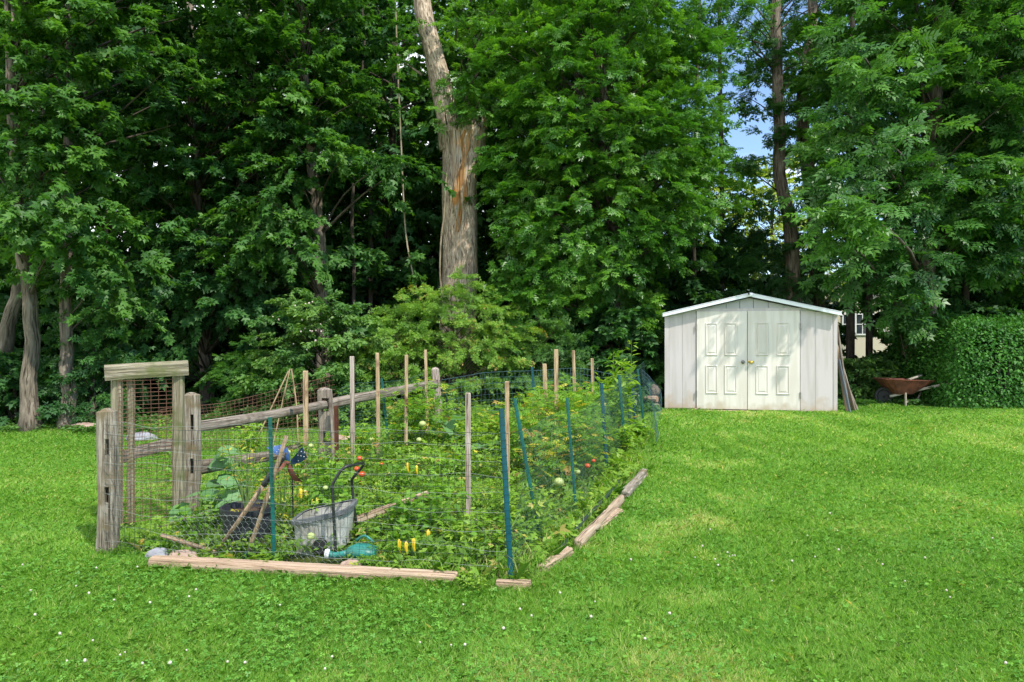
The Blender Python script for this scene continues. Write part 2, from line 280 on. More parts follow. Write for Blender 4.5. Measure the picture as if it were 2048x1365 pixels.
class MB:
    """collects lofts, tubes and boxes, in world coordinates"""
    def __init__(s): s.v = []; s.f = []; s.g = []
    def add(s, V, Fc, Gr=None):
        o = len(s.v); s.v += [tuple(map(float, q)) for q in V]; s.f += [tuple(i + o for i in f) for f in Fc]
        s.g += [tuple(map(float, q)) for q in (Gr if Gr is not None else V)]
        return s
    def loft(s, pts, secs, up=None, cap=True, seedv=None, twist=0):
        """rings of 2-D sections (list of (x,y)) swept along points; secs: one section or one per point"""
        pts = [Vector(p) for p in pts]; n = len(pts)
        if not isinstance(secs[0][0], (list, tuple, np.ndarray)): secs = [secs] * n
        k = len(secs[0]); V = []; Gr = []; Fc = []
        off = (rnd.uniform(0, 9), rnd.uniform(0, 9), rnd.uniform(0, 9)) if seedv is None else seedv
        T0 = (pts[1] - pts[0]).normalized()
        if up is None: up = Vector((0, 0, 1)) if abs(T0.z) < 0.9 else Vector((0, 1, 0))
        X = T0.cross(Vector(up)).normalized(); L = 0
        for i, p in enumerate(pts):
            T = (pts[min(i + 1, n - 1)] - pts[max(i - 1, 0)]).normalized()
            X = (X - T * X.dot(T)).normalized(); Y = X.cross(T).normalized() * -1
            if i: L += (p - pts[i - 1]).length
            for (a, b) in secs[i]:
                V.append(p + X * a + Y * b); Gr.append((a + off[0], b + off[1], L + off[2]))
        for i in range(n - 1):
            for j in range(k):
                j2 = (j + 1) % k
                Fc.append((i * k + j, i * k + j2, (i + 1) * k + j2, (i + 1) * k + j))
        if cap:
            Fc.append(tuple(range(k - 1, -1, -1))); Fc.append(tuple((n - 1) * k + j for j in range(k)))
        return s.add(V, Fc, Gr)
    def tube(s, pts, r, sides=8, cap=True, rough=0.0):
        n = len(pts)
        rr = r if hasattr(r, '__len__') else [r] * n
        secs = []
        for i in range(n):
            secs.append([(rr[i] * math.cos(6.2832 * j / sides) * (1 + rough * rnd.uniform(-1, 1)), rr[i] * math.sin(6.2832 * j / sides) * (1 + rough * rnd.uniform(-1, 1))) for j in range(sides)])
        return s.loft(pts, secs, cap=cap)
    def box(s, c0, c1):
        x0, y0, z0 = c0; x1, y1, z1 = c1
        V = [(x0, y0, z0), (x1, y0, z0), (x1, y1, z0), (x0, y1, z0), (x0, y0, z1), (x1, y0, z1), (x1, y1, z1), (x0, y1, z1)]
        return s.add(V, [(0, 3, 2, 1), (4, 5, 6, 7), (0, 1, 5, 4), (1, 2, 6, 5), (2, 3, 7, 6), (3, 0, 4, 7)])
    def beam(s, p0, p1, w, d, up=None, nseg=8, rough=0.0, bend=0.0, pw=5, taper=1.0, ns=16, endr=True):
        """rounded rectangular piece of wood from p0 to p1 (w across, d along 'up')"""
        p0 = Vector(p0); p1 = Vector(p1); pts = []; secs = []
        ax = (p1 - p0).normalized(); sag = Vector((0, 0, -1)) if abs(ax.z) < .7 else Vector((1, 0, 0))
        sd_ = rnd.uniform(0, 50)
        ts = [0] + [0.006] * (1 if endr else 0) + [i / nseg for i in range(1, nseg)] + [0.994] * (1 if endr else 0) + [1]
        for t in ts:
            e = 0.82 if (endr and t in (0, 1)) else 1.0
            tp = 1 + (taper - 1) * t
            pts.append(p0.lerp(p1, t) + sag * bend * 4 * t * (1 - t))
            sec = []
            for j in range(ns):
                a = 6.28318 * (j + 0.5) / ns; c, q = math.cos(a), math.sin(a)
                k = (abs(c) ** pw + abs(q) ** pw) ** (-1 / pw)
                nz = 1 + rough * (math.sin(3 * a + sd_ + 4 * t) * 0.5 + math.sin(7 * a + sd_ * 2 + 9 * t) * 0.3 + rnd.uniform(-.35, .35))
                sec.append((c * k * w / 2 * e * tp * nz, q * k * d / 2 * e * tp * nz))
            secs.append(sec)
        return s.loft(pts, secs, up=up)
    def ball(s, c, r, nu=10, nv=7, rough=0.0, sq=(1, 1, 1), seed=0):
        V = []; Fc = []
        for i in range(nv + 1):
            th = math.pi * i / nv
            for j in range(nu):
                ph = 6.28318 * j / nu
                d = Vector((math.sin(th) * math.cos(ph) * sq[0], math.sin(th) * math.sin(ph) * sq[1], math.cos(th) * sq[2]))
                k = 1
                if rough: k = 1 + rough * float(noise([[d.x + seed, d.y, d.z]], 2.6, 3)[0])
                V.append(Vector(c) + d * r * k)
        for i in range(nv):
            for j in range(nu):
                j2 = (j + 1) % nu; Fc.append((i * nu + j, (i + 1) * nu + j, (i + 1) * nu + j2, i * nu + j2))
        return s.add(V, Fc)
    def mesh(s, name, off=(0, 0, 0), smooth=False):
        me = bpy.data.meshes.new(name); o = Vector(off)
        me.from_pydata([(a - o.x, b - o.y, c - o.z) for a, b, c in s.v], [], s.f)
        at_ = me.attributes.new('grain', 'FLOAT_VECTOR', 'POINT'); at_.data.foreach_set('vector', np.array(s.g, dtype=np.float32).ravel())
        if smooth: me.polygons.foreach_set('use_smooth', [True] * len(me.polygons))
        me.update(); return me
    def build(s, name, mat, parent=None, smooth=False, at=None, bevel=0):
        off = root_off(parent) if parent else (Vector(at) if at is not None else Vector((0, 0, 0)))
        o = link(name, s.mesh(name, off, smooth), mat, parent)
        if parent is None and at is not None: o.location = at
        if bevel:
            bv = o.modifiers.new('bevel', 'BEVEL'); bv.width = bevel; bv.segments = 2; bv.limit_method = 'ANGLE'
        return o

# ------------------------------------------------------------------ leaves
def quadleaf(w=0.36, base=0.0, droop=0.12, fold=0.06):
    return np.array([[0, 0, 0], [0.45, w / 2, fold], [1, 0, -droop], [0.45, -w / 2, fold]]), [(0, 1, 2, 3)]
def rot2(V, a, s, o=(0, 0, 0)):
    c, q = math.cos(a), math.sin(a); R = np.array([[c, -q, 0], [q, c, 0], [0, 0, 1]])
    return (V * s) @ R.T + np.array(o)
def tmpl(parts):
    V = []; Fc = []; o = 0
    for v, f in parts:
        V.append(v); Fc += [tuple(i + o for i in q) for q in f]; o += len(v)
    return np.concatenate(V), Fc
q0, qf = quadleaf(0.44)
T_SIMPLE = (quadleaf(0.5)[0], qf)
T_NARROW = (quadleaf(0.26)[0], qf)
T_PALM = tmpl([(rot2(quadleaf(0.42)[0], a, s_), qf) for a, s_ in ((0, 1.0), (0.85, .85), (-0.85, .85))])
T_PALM5 = tmpl([(rot2(quadleaf(0.36)[0], a, s_), qf) for a, s_ in ((0, 1.0), (0.7, .88), (-0.7, .88), (1.45, .6), (-1.45, .6))])
def pinnate(n, w=0.42, ll=0.42):
    ps = [(rot2(quadleaf(w)[0], 0, ll * 1.1, (0.62, 0, -0.03)), qf)]
    for i in range(n):
        x = 0.16 + 0.46 * i / max(n - 1, 1)
        for sgn in (1, -1):
            ps.append((rot2(quadleaf(w)[0], sgn * 0.95, ll * (0.8 + .25 * i / n), (x, 0, 0)), qf))
    return tmpl(ps)
T_PIN = pinnate(3); T_PIN2 = pinnate(2, 0.40, 0.5)
T_LOBE = (np.array([[0, 0, 0], [-.12, .3, .05], [.25, .5, .08], [.7, .42, .02], [1, 0, -.12], [.7, -.42, .02], [.25, -.5, .08], [-.12, -.3, .05]]), [(0, 1, 2, 3, 4), (0, 4, 5, 6, 7)])

def nrm(a): return a / np.maximum(np.linalg.norm(a, axis=-1, keepdims=True), 1e-9)
def leaf_arrays(P, D, N, S, T):
    V, Fc = T
    D = nrm(D); B = nrm(np.cross(N, D)); N2 = np.cross(D, B)
    out_ = P[:, None, :] + S[:, None, None] * (V[None, :, 0:1] * D[:, None, :] + V[None, :, 1:2] * B[:, None, :] + V[None, :, 2:3] * N2[:, None, :])
    return out_
def fast_mesh(name, blocks, off=(0, 0, 0)):
    """blocks: list of (verts (n,k,3), faces template, tint (n,)); quads/ngons via foreach_set"""
    vs = []; loops = []; starts = []; tints = []; vo = 0; lo = 0
    for Vv, Fc, tn in blocks:
        n, k, _ = Vv.shape
        if n == 0: continue
        vs.append(Vv.reshape(-1, 3)); tints.append(np.repeat(tn, k))
        fl = np.array([i for f in Fc for i in f]); fs = np.cumsum([0] + [len(f) for f in Fc])[:-1]; nl = len(fl)
        base = vo + np.arange(n)[:, None] * k
        loops.append((base + fl[None]).ravel()); starts.append((lo + np.arange(n)[:, None] * nl + fs[None]).ravel())
        vo += n * k; lo += n * nl
    vs = np.concatenate(vs) - np.array(off)[None]; loops = np.concatenate(loops); starts = np.concatenate(starts); tints = np.concatenate(tints)
    me = bpy.data.meshes.new(name)
    me.vertices.add(len(vs)); me.vertices.foreach_set('co', vs.astype(np.float32).ravel())
    me.loops.add(len(loops)); me.loops.foreach_set('vertex_index', loops.astype(np.int32))
    me.polygons.add(len(starts)); me.polygons.foreach_set('loop_start', starts.astype(np.int32))
    me.update(calc_edges=True)
    a = me.attributes.new('tint', 'FLOAT', 'POINT'); a.data.foreach_set('value', np.clip(tints, 0, 1).astype(np.float32))
    return me
UP = np.array([0, 0, 1.0])
def sprays(C, R, ctr, nsp, nleaf, leaf, T, rng, length=0.7, tint=None, flat=0.45, droop=0.25, fill=1.0):
    """leaf sprays filling clumps: C (m,3) clump centres, R (m,) radii, ctr = crown centre"""
    m = len(C); tint = rng.uniform(0.2, 0.8, m) if tint is None else tint
    idx = np.repeat(np.arange(m), nsp)
    k = len(idx)
    u = nrm(rng.normal(0, 1, (k, 3))); rad = rng.uniform(0.15, 1, k) ** 0.5
    S0 = C[idx] + u * np.array([1, 1, flat]) * (rad * R[idx] * fill)[:, None]
    outw = nrm((C[idx] - ctr) * np.array([1, 1, 0.3]))
    d = nrm(u * np.array([1, 1, 0.25]) + outw * 0.7 + rng.normal(0, 0.35, (k, 3)) * np.array([1, 1, .5]) - UP * droop)
    N = nrm(UP + outw * 0.65 + rng.normal(0, 0.32, (k, 3)))
    N = nrm(N - d * np.sum(N * d, 1, keepdims=True))
    Bv = np.cross(N, d)
    L = length * rng.uniform(0.6, 1.15, k) * np.clip(R[idx] / 0.8, 0.5, 1.3)
    S0 = S0 - d * L[:, None] * 0.45
    j = np.repeat(np.arange(k), nleaf); q = len(j)
    t = rng.uniform(0.05, 1, q); sg = rng.choice([-1.0, 1.0], q)
    P = S0[j] + d[j] * (t * L[j])[:, None] - UP * (t ** 2 * L[j] * 0.18)[:, None] + rng.normal(0, 0.02, (q, 3))
    D = nrm(d[j] * rng.uniform(0.3, 1.0, q)[:, None] + Bv[j] * (sg * rng.uniform(.5, 1.1, q))[:, None] + rng.normal(0, 0.25, (q, 3)) - UP * 0.22)
    NN = nrm(N[j] + rng.normal(0, 0.48, (q, 3)))
    S = leaf * rng.uniform(0.6, 1.2, q)
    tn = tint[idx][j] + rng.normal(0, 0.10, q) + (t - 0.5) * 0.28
    return leaf_arrays(P, D, NN, S, T), T[1], tn

def ellipsoid_clumps(c, r, n, rng, shell=0.55, zcut=None):
    c = np.array(c, float); r = np.array(r, float)
    pts = []; tries = 0
    mind = 1.25 * (r[0] * r[1] * r[2] / max(n, 1)) ** (1 / 3)
    while len(pts) < n and tries < n * 60:
        tries += 1
        u = rng.normal(0, 1, 3); u /= np.linalg.norm(u)
        p = c + u * r * (shell + (1 - shell) * rng.random() ** 0.7)
        if zcut is not None and p[2] < zcut: continue
        if pts and min(np.linalg.norm(np.array(pts) - p, axis=1)) < mind * (1 - 0.6 * tries / (n * 60)): continue
        pts.append(p)
    return np.array(pts)

def path_pts(ctrl, n=14, wob=0.0, seed=0):
    """smooth path (Catmull-Rom) through control points"""
    P = [np.array(p, float) for p in ctrl]; P = [2 * P[0] - P[1]] + P + [2 * P[-1] - P[-2]]; res = []
    m = len(P) - 3
    for i in range(n + 1):
        s_ = i / n * m; k = min(int(s_), m - 1); t = s_ - k
        a, b, c, d = P[k], P[k + 1], P[k + 2], P[k + 3]
        q = 0.5 * (2 * b + (c - a) * t + (2 * a - 5 * b + 4 * c - d) * t * t + (3 * b - a - 3 * c + d) * t ** 3)
        if wob and 0 < i < n: q = q + np.array([math.sin(i * 1.7 + seed), math.cos(i * 2.3 + seed * 2), 0]) * wob
        res.append(Vector(q))
    return res

def make_tree(name, label, cat, path, r0, r1, clumps, cr_, leafmat, leafsize, T, nsp=9, nleaf=26, bark='bark', seed=1,
              group=None, tint=(0.15, 0.85), length=0.7, flare=1.35, sides=14, branches=True, brow=0.03, flat=0.45, rmin=0.7):
    rng = np.random.default_rng(seed)
    base = Vector(path[0]); root = empty(name, base, label, cat, group)
    pts = path_pts(path, 18, 0.02, seed); n = len(pts)
    rr = [r0 + (r1 - r0) * (i / (n - 1)) ** 0.85 for i in range(n)]
    rr[0] *= flare; rr[1] *= 1 + (flare - 1) * 0.35
    tb = MB(); secs = []
    for i in range(n):
        sec = []
        for j in range(sides):
            a = 6.2832 * j / sides
            k = 1 + 0.07 * math.sin(3 * a + seed + i * 0.22) + 0.05 * math.sin(5 * a + i * 0.5) + rnd.uniform(-brow, brow) + (0.16 * max(0, math.sin(4 * a + seed)) if i == 0 else 0)
            sec.append((rr[i] * k * math.cos(a), rr[i] * k * math.sin(a)))
        secs.append(sec)
    tb.loft(pts, secs); bb = MB()
    C = np.array(clumps, float); R = cr_ * rng.uniform(0.75, 1.25, len(C))
    if len(C):
        ctr = np.array([C[:, 0].mean(), C[:, 1].mean() + 0.3, C[:, 2].min() * 0.5 + C[:, 2].mean() * 0.5])
        if branches:
            PT = np.array([list(p) for p in pts])
            for i in range(len(C)):
                c = C[i]
                zt = c[2] - 0.35 - 0.35 * np.linalg.norm(c[:2] - PT[:, :2].mean(0))
                k = int(np.argmin(np.abs(PT[:, 2] - max(zt, base.z + rmin))))
                p0 = Vector(PT[k]); p1 = Vector(c)
                L = (p1 - p0).length
                mid = p0.lerp(p1, 0.5) + Vector((rng.normal(0, .12) * L * .5, rng.normal(0, .12) * L * .5, 0.06 * L))
                bp = path_pts([p0, mid, p1], 6)
                rb = min(rr[k] * 0.4, 0.010 + 0.009 * L)
                bb.tube(bp, [rb * (1 - 0.8 * t / 6) for t in range(7)], 5, cap=False)
        tv = rng.uniform(tint[0], tint[1], len(C))
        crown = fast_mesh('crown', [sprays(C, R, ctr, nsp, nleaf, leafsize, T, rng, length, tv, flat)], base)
        tb.build('trunk', M[bark], root, smooth=True)
        if bb.v: bb.build('branches', M['bark_dark'], root, smooth=True)
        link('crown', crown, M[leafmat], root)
    else:
        tb.build('trunk', M[bark], root, smooth=True)
    return root
def copy_tree(o, parent=None):
    c = o.copy(); COL.objects.link(c); c.parent = parent
    for ch in list(o.children): copy_tree(ch, c)
    return c
def px_clumps(lst): return [list(at(*q)) for q in lst]


# ------------------------------------------------------------------ ground
GARDEN = [(-2.95, 5.25), (-2.55, 4.85), (0.12, 4.42), (0.75, 6.0), (1.48, 8.0), (1.95, 9.6), (2.15, 11.2), (-1.2, 11.6), (-2.35, 8.6), (-3.0, 6.3)]
def in_poly(x, y, poly):
    x = np.asarray(x); y = np.asarray(y); c = np.zeros(x.shape, bool); j = len(poly) - 1
    for i in range(len(poly)):
        xi, yi = poly[i]; xj, yj = poly[j]
        c ^= ((yi > y) != (yj > y)) & (x < (xj - xi) * (y - yi) / (yj - yi + 1e-12) + xi); j = i
    return c
def edge_y(x):
    """where the mown lawn ends and the wood begins"""
    x = np.asarray(x, float)
    e = np.interp(x, [-40, -12, -9, -6, -4.2, -1, 2.2, 2.7, 6.0, 6.4, 8.2, 9.5, 40], [12.4, 12.2, 12.0, 12.1, 12.6, 12.2, 12.3, 12.7, 12.75, 13.4, 13.9, 13.2, 13.2])
    return e + 0.15 * np.sin(x * 2.1) + 0.1 * np.sin(x * 5.3)
def build_ground():
    xs = np.unique(np.concatenate([np.linspace(-150, -15, 22), np.arange(-15, 15.01, 0.16), np.linspace(15, 150, 22)]))
    ys = np.unique(np.concatenate([np.linspace(-30, -1, 12), np.arange(-1, 17, 0.16), np.linspace(17, 60, 40), np.linspace(60, 260, 14)]))
    X, Y = np.meshgrid(xs, ys); Z = G(X, Y); nx, ny = len(xs), len(ys)
    V = np.stack([X, Y, Z], -1).reshape(-1, 3)
    i = np.arange(nx * ny).reshape(ny, nx)
    Fq = np.stack([i[:-1, :-1], i[:-1, 1:], i[1:, 1:], i[1:, :-1]], -1).reshape(-1, 4)
    me = bpy.data.meshes.new('lawn'); me.from_pydata(V.tolist(), [], Fq.tolist())
    q = V[:, :2]; b = sstep(-0.25, 0.45, V[:, 1] - edge_y(V[:, 0]) + 0.25 * noise(q, 2.0, 1))
    inside = in_poly(V[:, 0], V[:, 1], GARDEN)
    b = np.maximum(b, np.where(inside, 0.75 + 0.25 * noise(q, 3, 4), 0))
    b *= np.where((V[:, 1] > 24), 0.35, 1)
    a = me.attributes.new('bare', 'FLOAT', 'POINT'); a.data.foreach_set('value', np.clip(b, 0, 1).astype(np.float32))
    me.polygons.foreach_set('use_smooth', [True] * len(me.polygons))
    tag(link('lawn', me, M['ground']), kind='structure')
build_ground()

LOGS_R = [((0.20, 4.62), (0.44, 5.06)), ((0.52, 5.20), (0.92, 6.35)), ((0.66, 5.75), (0.98, 6.55)), ((1.16, 6.75), (1.52, 7.75))]
def build_grass():
    rng = np.random.default_rng(3)
    N = 1250000
    u = rng.random(N); y = 2.5 * (15.0 / 2.5) ** u; x = rng.uniform(-1, 1, N) * (0.86 * y + 0.6)
    q = np.stack([x, y], 1)
    keep = (y < edge_y(x) + 0.25 + 0.2 * noise(q, 2.5, 6)) & ~in_poly(x, y, GARDEN) & ~((x > 2.86) & (x < 5.90) & (y > 12.76 - (x - 2.88) * .2))
    x, y = x[keep], y[keep]; q = q[keep]; n = len(x)
    pat = noise(q, 0.9, 5); pat2 = noise(q, 3.2, 8); fine = noise(q, 9.0, 2)
    dry = sstep(0.15, 0.9, noise(q, 1.3, 11)) * sstep(-2.5, 0.5, x) + 1.1 * np.exp(-((x - 1.2 - (y - 5) * .42) / .6) ** 2) * sstep(.0, .6, noise(q, 4.0, 6))
    h = 0.036 * (1 + 0.35 * pat2 + 0.30 * fine) * rng.uniform(0.55, 1.35, n)
    # longer rough grass where the mower does not reach
    def dseg(a, b):
        a = np.array(a); b = np.array(b); t = np.clip(((q - a) @ (b - a)) / ((b - a) @ (b - a)), 0, 1)
        return np.linalg.norm(q - (a + t[:, None] * (b - a)), axis=1)
    dm = np.full(n, 9.0)
    for i in range(len(GARDEN)): dm = np.minimum(dm, dseg(GARDEN[i], GARDEN[(i + 1) % len(GARDEN)]))
    near = np.exp(-(dm / 0.13) ** 2)
    fe = np.exp(-((edge_y(x) - y).clip(0) / 0.5) ** 2)
    sh = np.exp(-(dseg((2.75, 12.45), (6.0, 12.45)) / 0.12) ** 2)
    h *= (1 + 1.0 * near + 0.7 * fe * (1 - sh)) * (1 - .8 * sh)
    w = np.maximum(0.0022, 0.00078 * y) * rng.uniform(0.7, 1.3, n)
    ang = rng.uniform(0, 6.2832, n); lean = rng.uniform(0.4, 1.5, n) * h
    swirl = 3.0 * noise(q, 3.5, 9)
    dx = np.cos(ang) * lean + np.cos(swirl) * h * 0.2; dy = np.sin(ang) * lean + np.sin(swirl) * h * 0.2
    z = G(x, y)
    a2 = rng.uniform(0, 6.2832, n); wx = np.cos(a2) * w / 2; wy = np.sin(a2) * w / 2 * 0.6
    V = np.empty((n, 5, 3))
    V[:, 0] = np.stack([x - wx, y - wy, z], 1); V[:, 1] = np.stack([x + wx, y + wy, z], 1)
    V[:, 2] = np.stack([x + wx * .8 + dx * .35, y + wy * .8 + dy * .35, z + h * .62], 1)
    V[:, 3] = np.stack([x + dx, y + dy, z + h * np.where(lean > h, .72, .95)], 1)
    V[:, 4] = np.stack([x - wx * .8 + dx * .35, y - wy * .8 + dy * .35, z + h * .62], 1)
    tn = 0.41 - .07 * sstep(5.2, 3.6, y) + 0.17 * pat + 0.12 * pat2 + .12 * fine + .08 * noise(q, 22.0, 12) + rng.normal(0, 0.20, n) + 0.42 * dry * rng.uniform(.35, 1, n)
    tn = np.where(rng.random(n) < 0.03 + 0.12 * dry, rng.uniform(.9, 1.0, n), tn)
    me = fast_mesh('grass', [(V, [(0, 1, 2, 3, 4)], tn)])
    tag(link('grass', me, M['grass']), kind='stuff')
build_grass()

def build_clover():
    rng = np.random.default_rng(5)
    N = 60000
    y = 2.5 * (12.5 / 2.5) ** rng.random(N); x = rng.uniform(-1, 1, N) * (0.86 * y + 0.4); q = np.stack([x, y], 1)
    mask = noise(q, 0.9, 13) * 0.6 + noise(q, 3.4, 3) * 0.5 + np.where((x < 0.5) & (y < 5), 0.35, 0) + 0.1
    keep = (mask + rng.normal(0, .22, N) > 0.35) & ~in_poly(x, y, GARDEN) & (y < edge_y(x) - .3)
    x, y = x[keep], y[keep]; n = len(x); z = G(x, y) + rng.uniform(0.025, 0.05, n)
    P = np.stack([x, y, z], 1); bl = []; a0 = rng.uniform(0, 6.28, n); s_ = rng.uniform(0.008, 0.014, n) * (1 + 0.03 * y); tn = rng.uniform(.15, .9, n)
    T = (np.array([[0, 0, 0], [.6, .42, .05], [1, .25, .02], [1, -.25, .02], [.6, -.42, .05]]), [(0, 1, 2, 3, 4)])
    Nn = nrm(UP + rng.normal(0, .3, (n, 3)))
    for k in range(3):
        a = a0 + k * 2.094; D = np.stack([np.cos(a), np.sin(a), np.full(n, .12)], 1)
        D = nrm(D - Nn * np.sum(D * Nn, 1, keepdims=True))
        bl.append((leaf_arrays(P, D, Nn, s_, T), T[1], tn + rng.normal(0, .04, n)))
    tag(link('clover', fast_mesh('clover', bl), M['clover']), kind='stuff')
    # broad leafed weeds in small rosettes
    m_ = 260; yy = 2.6 * (11.5 / 2.6) ** rng.random(m_); xx = rng.uniform(-1, 1, m_) * (.8 * yy + .3); kk = ~in_poly(xx, yy, GARDEN) & (yy < edge_y(xx) - .5); xx, yy = xx[kk], yy[kk]
    k7 = rng.integers(3, 8, len(xx)); ii = np.repeat(np.arange(len(xx)), k7); n2 = len(ii); aa = rng.uniform(0, 6.28, n2)
    P2 = np.stack([xx[ii] + rng.normal(0, .018, n2), yy[ii] + rng.normal(0, .018, n2), G(xx, yy)[ii] + rng.uniform(.03, .055, n2)], 1)
    bl.append((leaf_arrays(P2, np.stack([np.cos(aa), np.sin(aa), rng.uniform(0, .3, n2)], 1), nrm(UP + rng.normal(0, .25, (n2, 3))), rng.uniform(.011, .024, n2), T_LOBE), T_LOBE[1], rng.uniform(.4, 1, len(xx))[ii] + rng.normal(0, .06, n2)))
    bpy.data.objects['clover'].data = fast_mesh('clover', bl); bpy.data.objects['clover'].data.materials.append(M['clover'])
    # white flower heads
    spots = [at(*p, 1) for p in []]
    cl = [(275, 1150), (152, 1192), (178, 1205), (228, 1216), (300, 1222), (45, 1148), (250, 1323), (285, 1352), (373, 1322), (134, 1340), (340, 1349), (455, 1341), (490, 1343), (664, 1331), (240, 1332), (650, 1356), (170, 1345), (1262, 1133), (1182, 1253), (1007, 1273), (1405, 1106), (1465, 1124), (1470, 1127), (1430, 1137), (1436, 1149), (1459, 1131), (1615, 1083), (1677, 1112), (1584, 1138), (1544, 1176), (1630, 1130), (1660, 1040), (1675, 1076), (1810, 1180), (1850, 1130), (1900, 1210), (1985, 1090), (1765, 1145), (560, 1230), (392, 1197), (840, 1300), (930, 1310), (1190, 1222), (1455, 1119), (1390, 1131), (70, 1250), (120, 1290), (1120, 1205)]
    mb = MB()
    for (px, py) in cl + [(rnd.uniform(0, 2048), rnd.uniform(1060, 1360)) for _ in range(16)]:
        d = F * EYE / (py - 682.5); xx = (px - 1024) / F * d; zz = g(xx, d)
        if in_poly(np.array([xx]), np.array([d]), GARDEN)[0] or zz > 0.06: continue
        k = rnd.uniform(0.005, 0.009)
        mb.ball((xx, d, zz + rnd.uniform(0.045, 0.065)), k, 6, 5, 0.25, seed=rnd.uniform(0, 9))
    o = mb.build('clover_blossom', M['petal'], smooth=True); tag(o, kind='stuff')
build_clover()

# ------------------------------------------------------------------ shed
def build_shed():
    x0, x1, y0, y1 = 2.80, 5.94, 12.5, 14.9; zb = 0.33; ze = 2.09; zp = 2.435; xm = (x0 + x1) / 2
    root = empty('garden_shed', (xm, y0, zb), 'white painted garden shed with low gable roof and cream double doors at the lawn edge', 'shed')
    dx0, dx1 = 3.395, 5.285; zd0, zd1 = 0.335, 2.15
    w = MB()
    # front wall boards, left and right of the doors, grooves left open between boards
    def board(a, b, za, zb_, yy=y0): w.box((a + 0.0015, yy, za), (b - 0.0015, yy + 0.02, zb_))
    for a, b in ((x0, 2.875), (2.875, 3.13), (3.13, 3.385)): board(a, b, zb + 0.02, ze + 0.02 + 0.235 * (a - x0))
    for a, b in ((5.295, 5.56), (5.56, 5.865), (5.865, x1)): board(a, b, zb - 0.02, ze + 0.02 + 0.235 * (x1 - b))
    w.box((x0 + .01, y0 + 0.022, zb - 0.02), (dx0, y0 + .05, ze)); w.box((dx1, y0 + 0.022, zb - 0.04), (x1 - .01, y0 + .05, ze))
    w.box((x0, y0 + .052, zb - .02), (x0 + .03, y1, ze)); w.box((x1 - .03, y0 + .052, zb - .04), (x1, y1, ze)); w.box((x0 + .03, y1 - .03, zb), (x1 - .03, y1, ze))
    w.build('wall', M['siding'], root, bevel=0.002)
    gb = MB()                                               # gable, slightly behind, vertical grooves
    xs = [x0 + .08, 3.10, 3.40, 3.68, 3.95, 4.20, 4.45, 4.72, 5.0, 5.29, 5.6, x1 - .08]
    def zt(x): return ze - 0.045 + (zp - ze) * (1 - abs(x - xm) / (x1 - xm))
    for a, b in zip(xs[:-1], xs[1:]):
        a2, b2 = a + .004, b - .004; zl = max(zd1 + .03, 2.0)
        if a < xm < b: tops = [(a2, zt(a2)), (xm, zt(xm)), (b2, zt(b2))]
        else: tops = [(a2, zt(a2)), (b2, zt(b2))]
        tops = [(x, max(z, zl - 0.0)) for x, z in tops]
        k = len(tops); V = []; 
        for yy in (y0 - 0.004, y0 + .016):
            V += [(a2, yy, zl - .04)] + [(x, yy, z) for x, z in tops] + [(b2, yy, zl - .04)]
        m_ = k + 2; Fc = [tuple(range(m_)), tuple(range(2 * m_ - 1, m_ - 1, -1))] + [(i, (i + 1) % m_, m_ + (i + 1) % m_, m_ + i) for i in range(m_)]
        if tops[0][1] > zl + .001 or tops[-1][1] > zl + .001: gb.add(V, Fc)
    gb.box((dx0, y0 + .018, 2.1), (dx1, y0 + .03, 2.165))
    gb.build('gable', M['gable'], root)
    rf = MB(); ov = 0.035; th = 0.022
    sl = (zp - ze) / (x1 - xm)
    for sg, xe in ((-1, x0 - ov), (1, x1 + ov)):
        zE = zp - sl * abs(xe - xm)
        a = [(xm, y0 - .10, zp), (xe, y0 - .10, zE), (xe, y1 + .1, zE), (xm, y1 + .1, zp)]
        V = a + [(x, y, z + th) for x, y, z in a]
        rf.add(V, [(0, 1, 2, 3), (4, 7, 6, 5), (0, 4, 5, 1), (1, 5, 6, 2), (2, 6, 7, 3), (3, 7, 4, 0)])
    r_ = rf.build('roof', M['shed_roof'], root)
    for sg, xe in ((-1, x0 - ov - .015), (1, x1 + ov + .015)):
        zE = zp - sl * abs(xe - xm); fm = MB()
        for (dz0, dz1, yo0, yo1) in ((-0.03, 0.03, -.125, -.108), (0.031, 0.042, -.132, -.09)):
            a = [(xm - sg * 0.0, zp + dz0), (xe, zE + dz0), (xe, zE + dz1), (xm, zp + dz1)]
            V = [(x, y0 + yo0, z) for x, z in a] + [(x, y0 + yo1, z) for x, z in a]
            fm.add(V, [(0, 1, 2, 3), (7, 6, 5, 4), (0, 4, 5, 1), (1, 5, 6, 2), (2, 6, 7, 3), (3, 7, 4, 0)])
        fm.build('fascia', M['trim'], r_, bevel=0.003)
    cp = MB(); cp.beam((xm - .05, y0 - .142, zp + .006), (xm + .05, y0 - .142, zp + .006), 0.02, 0.06, up=(0, 0, 1)); cp.build('ridge_cap', M['trim'], r_)
    lt = MB(); lt.tube([(xm - .045, y0 - .165, zp + .02), (xm - .01, y0 - .165, zp + .02)], .014, 8); lt.build('vent_clip', M['black'], r_)
    tm = MB(); tm.box((dx0 - .012, y0 - .006, zd1 + .004), (dx1 + .012, y0 + .02, zd1 + .05)); tm.build('lintel', M['siding'], root, bevel=.002)
    for a, b in ((x0 - .008, x0 + .03), (x1 - .055, x1 + .006)):
        c_ = MB(); c_.box((a, y0 - .008, zb - .02), (b, y0 - .001, ze)); c_.build('corner_trim', M['siding'], root)
    # doors
    bk = MB(); bk.box((dx0 - .008, y0 + .03, zd0), (dx1 + .008, y0 + .04, zd1 + .02)); bk.build('door_gap_shade', M['dark'], root)  # near-black sheet, paints the shade seen through the door gaps
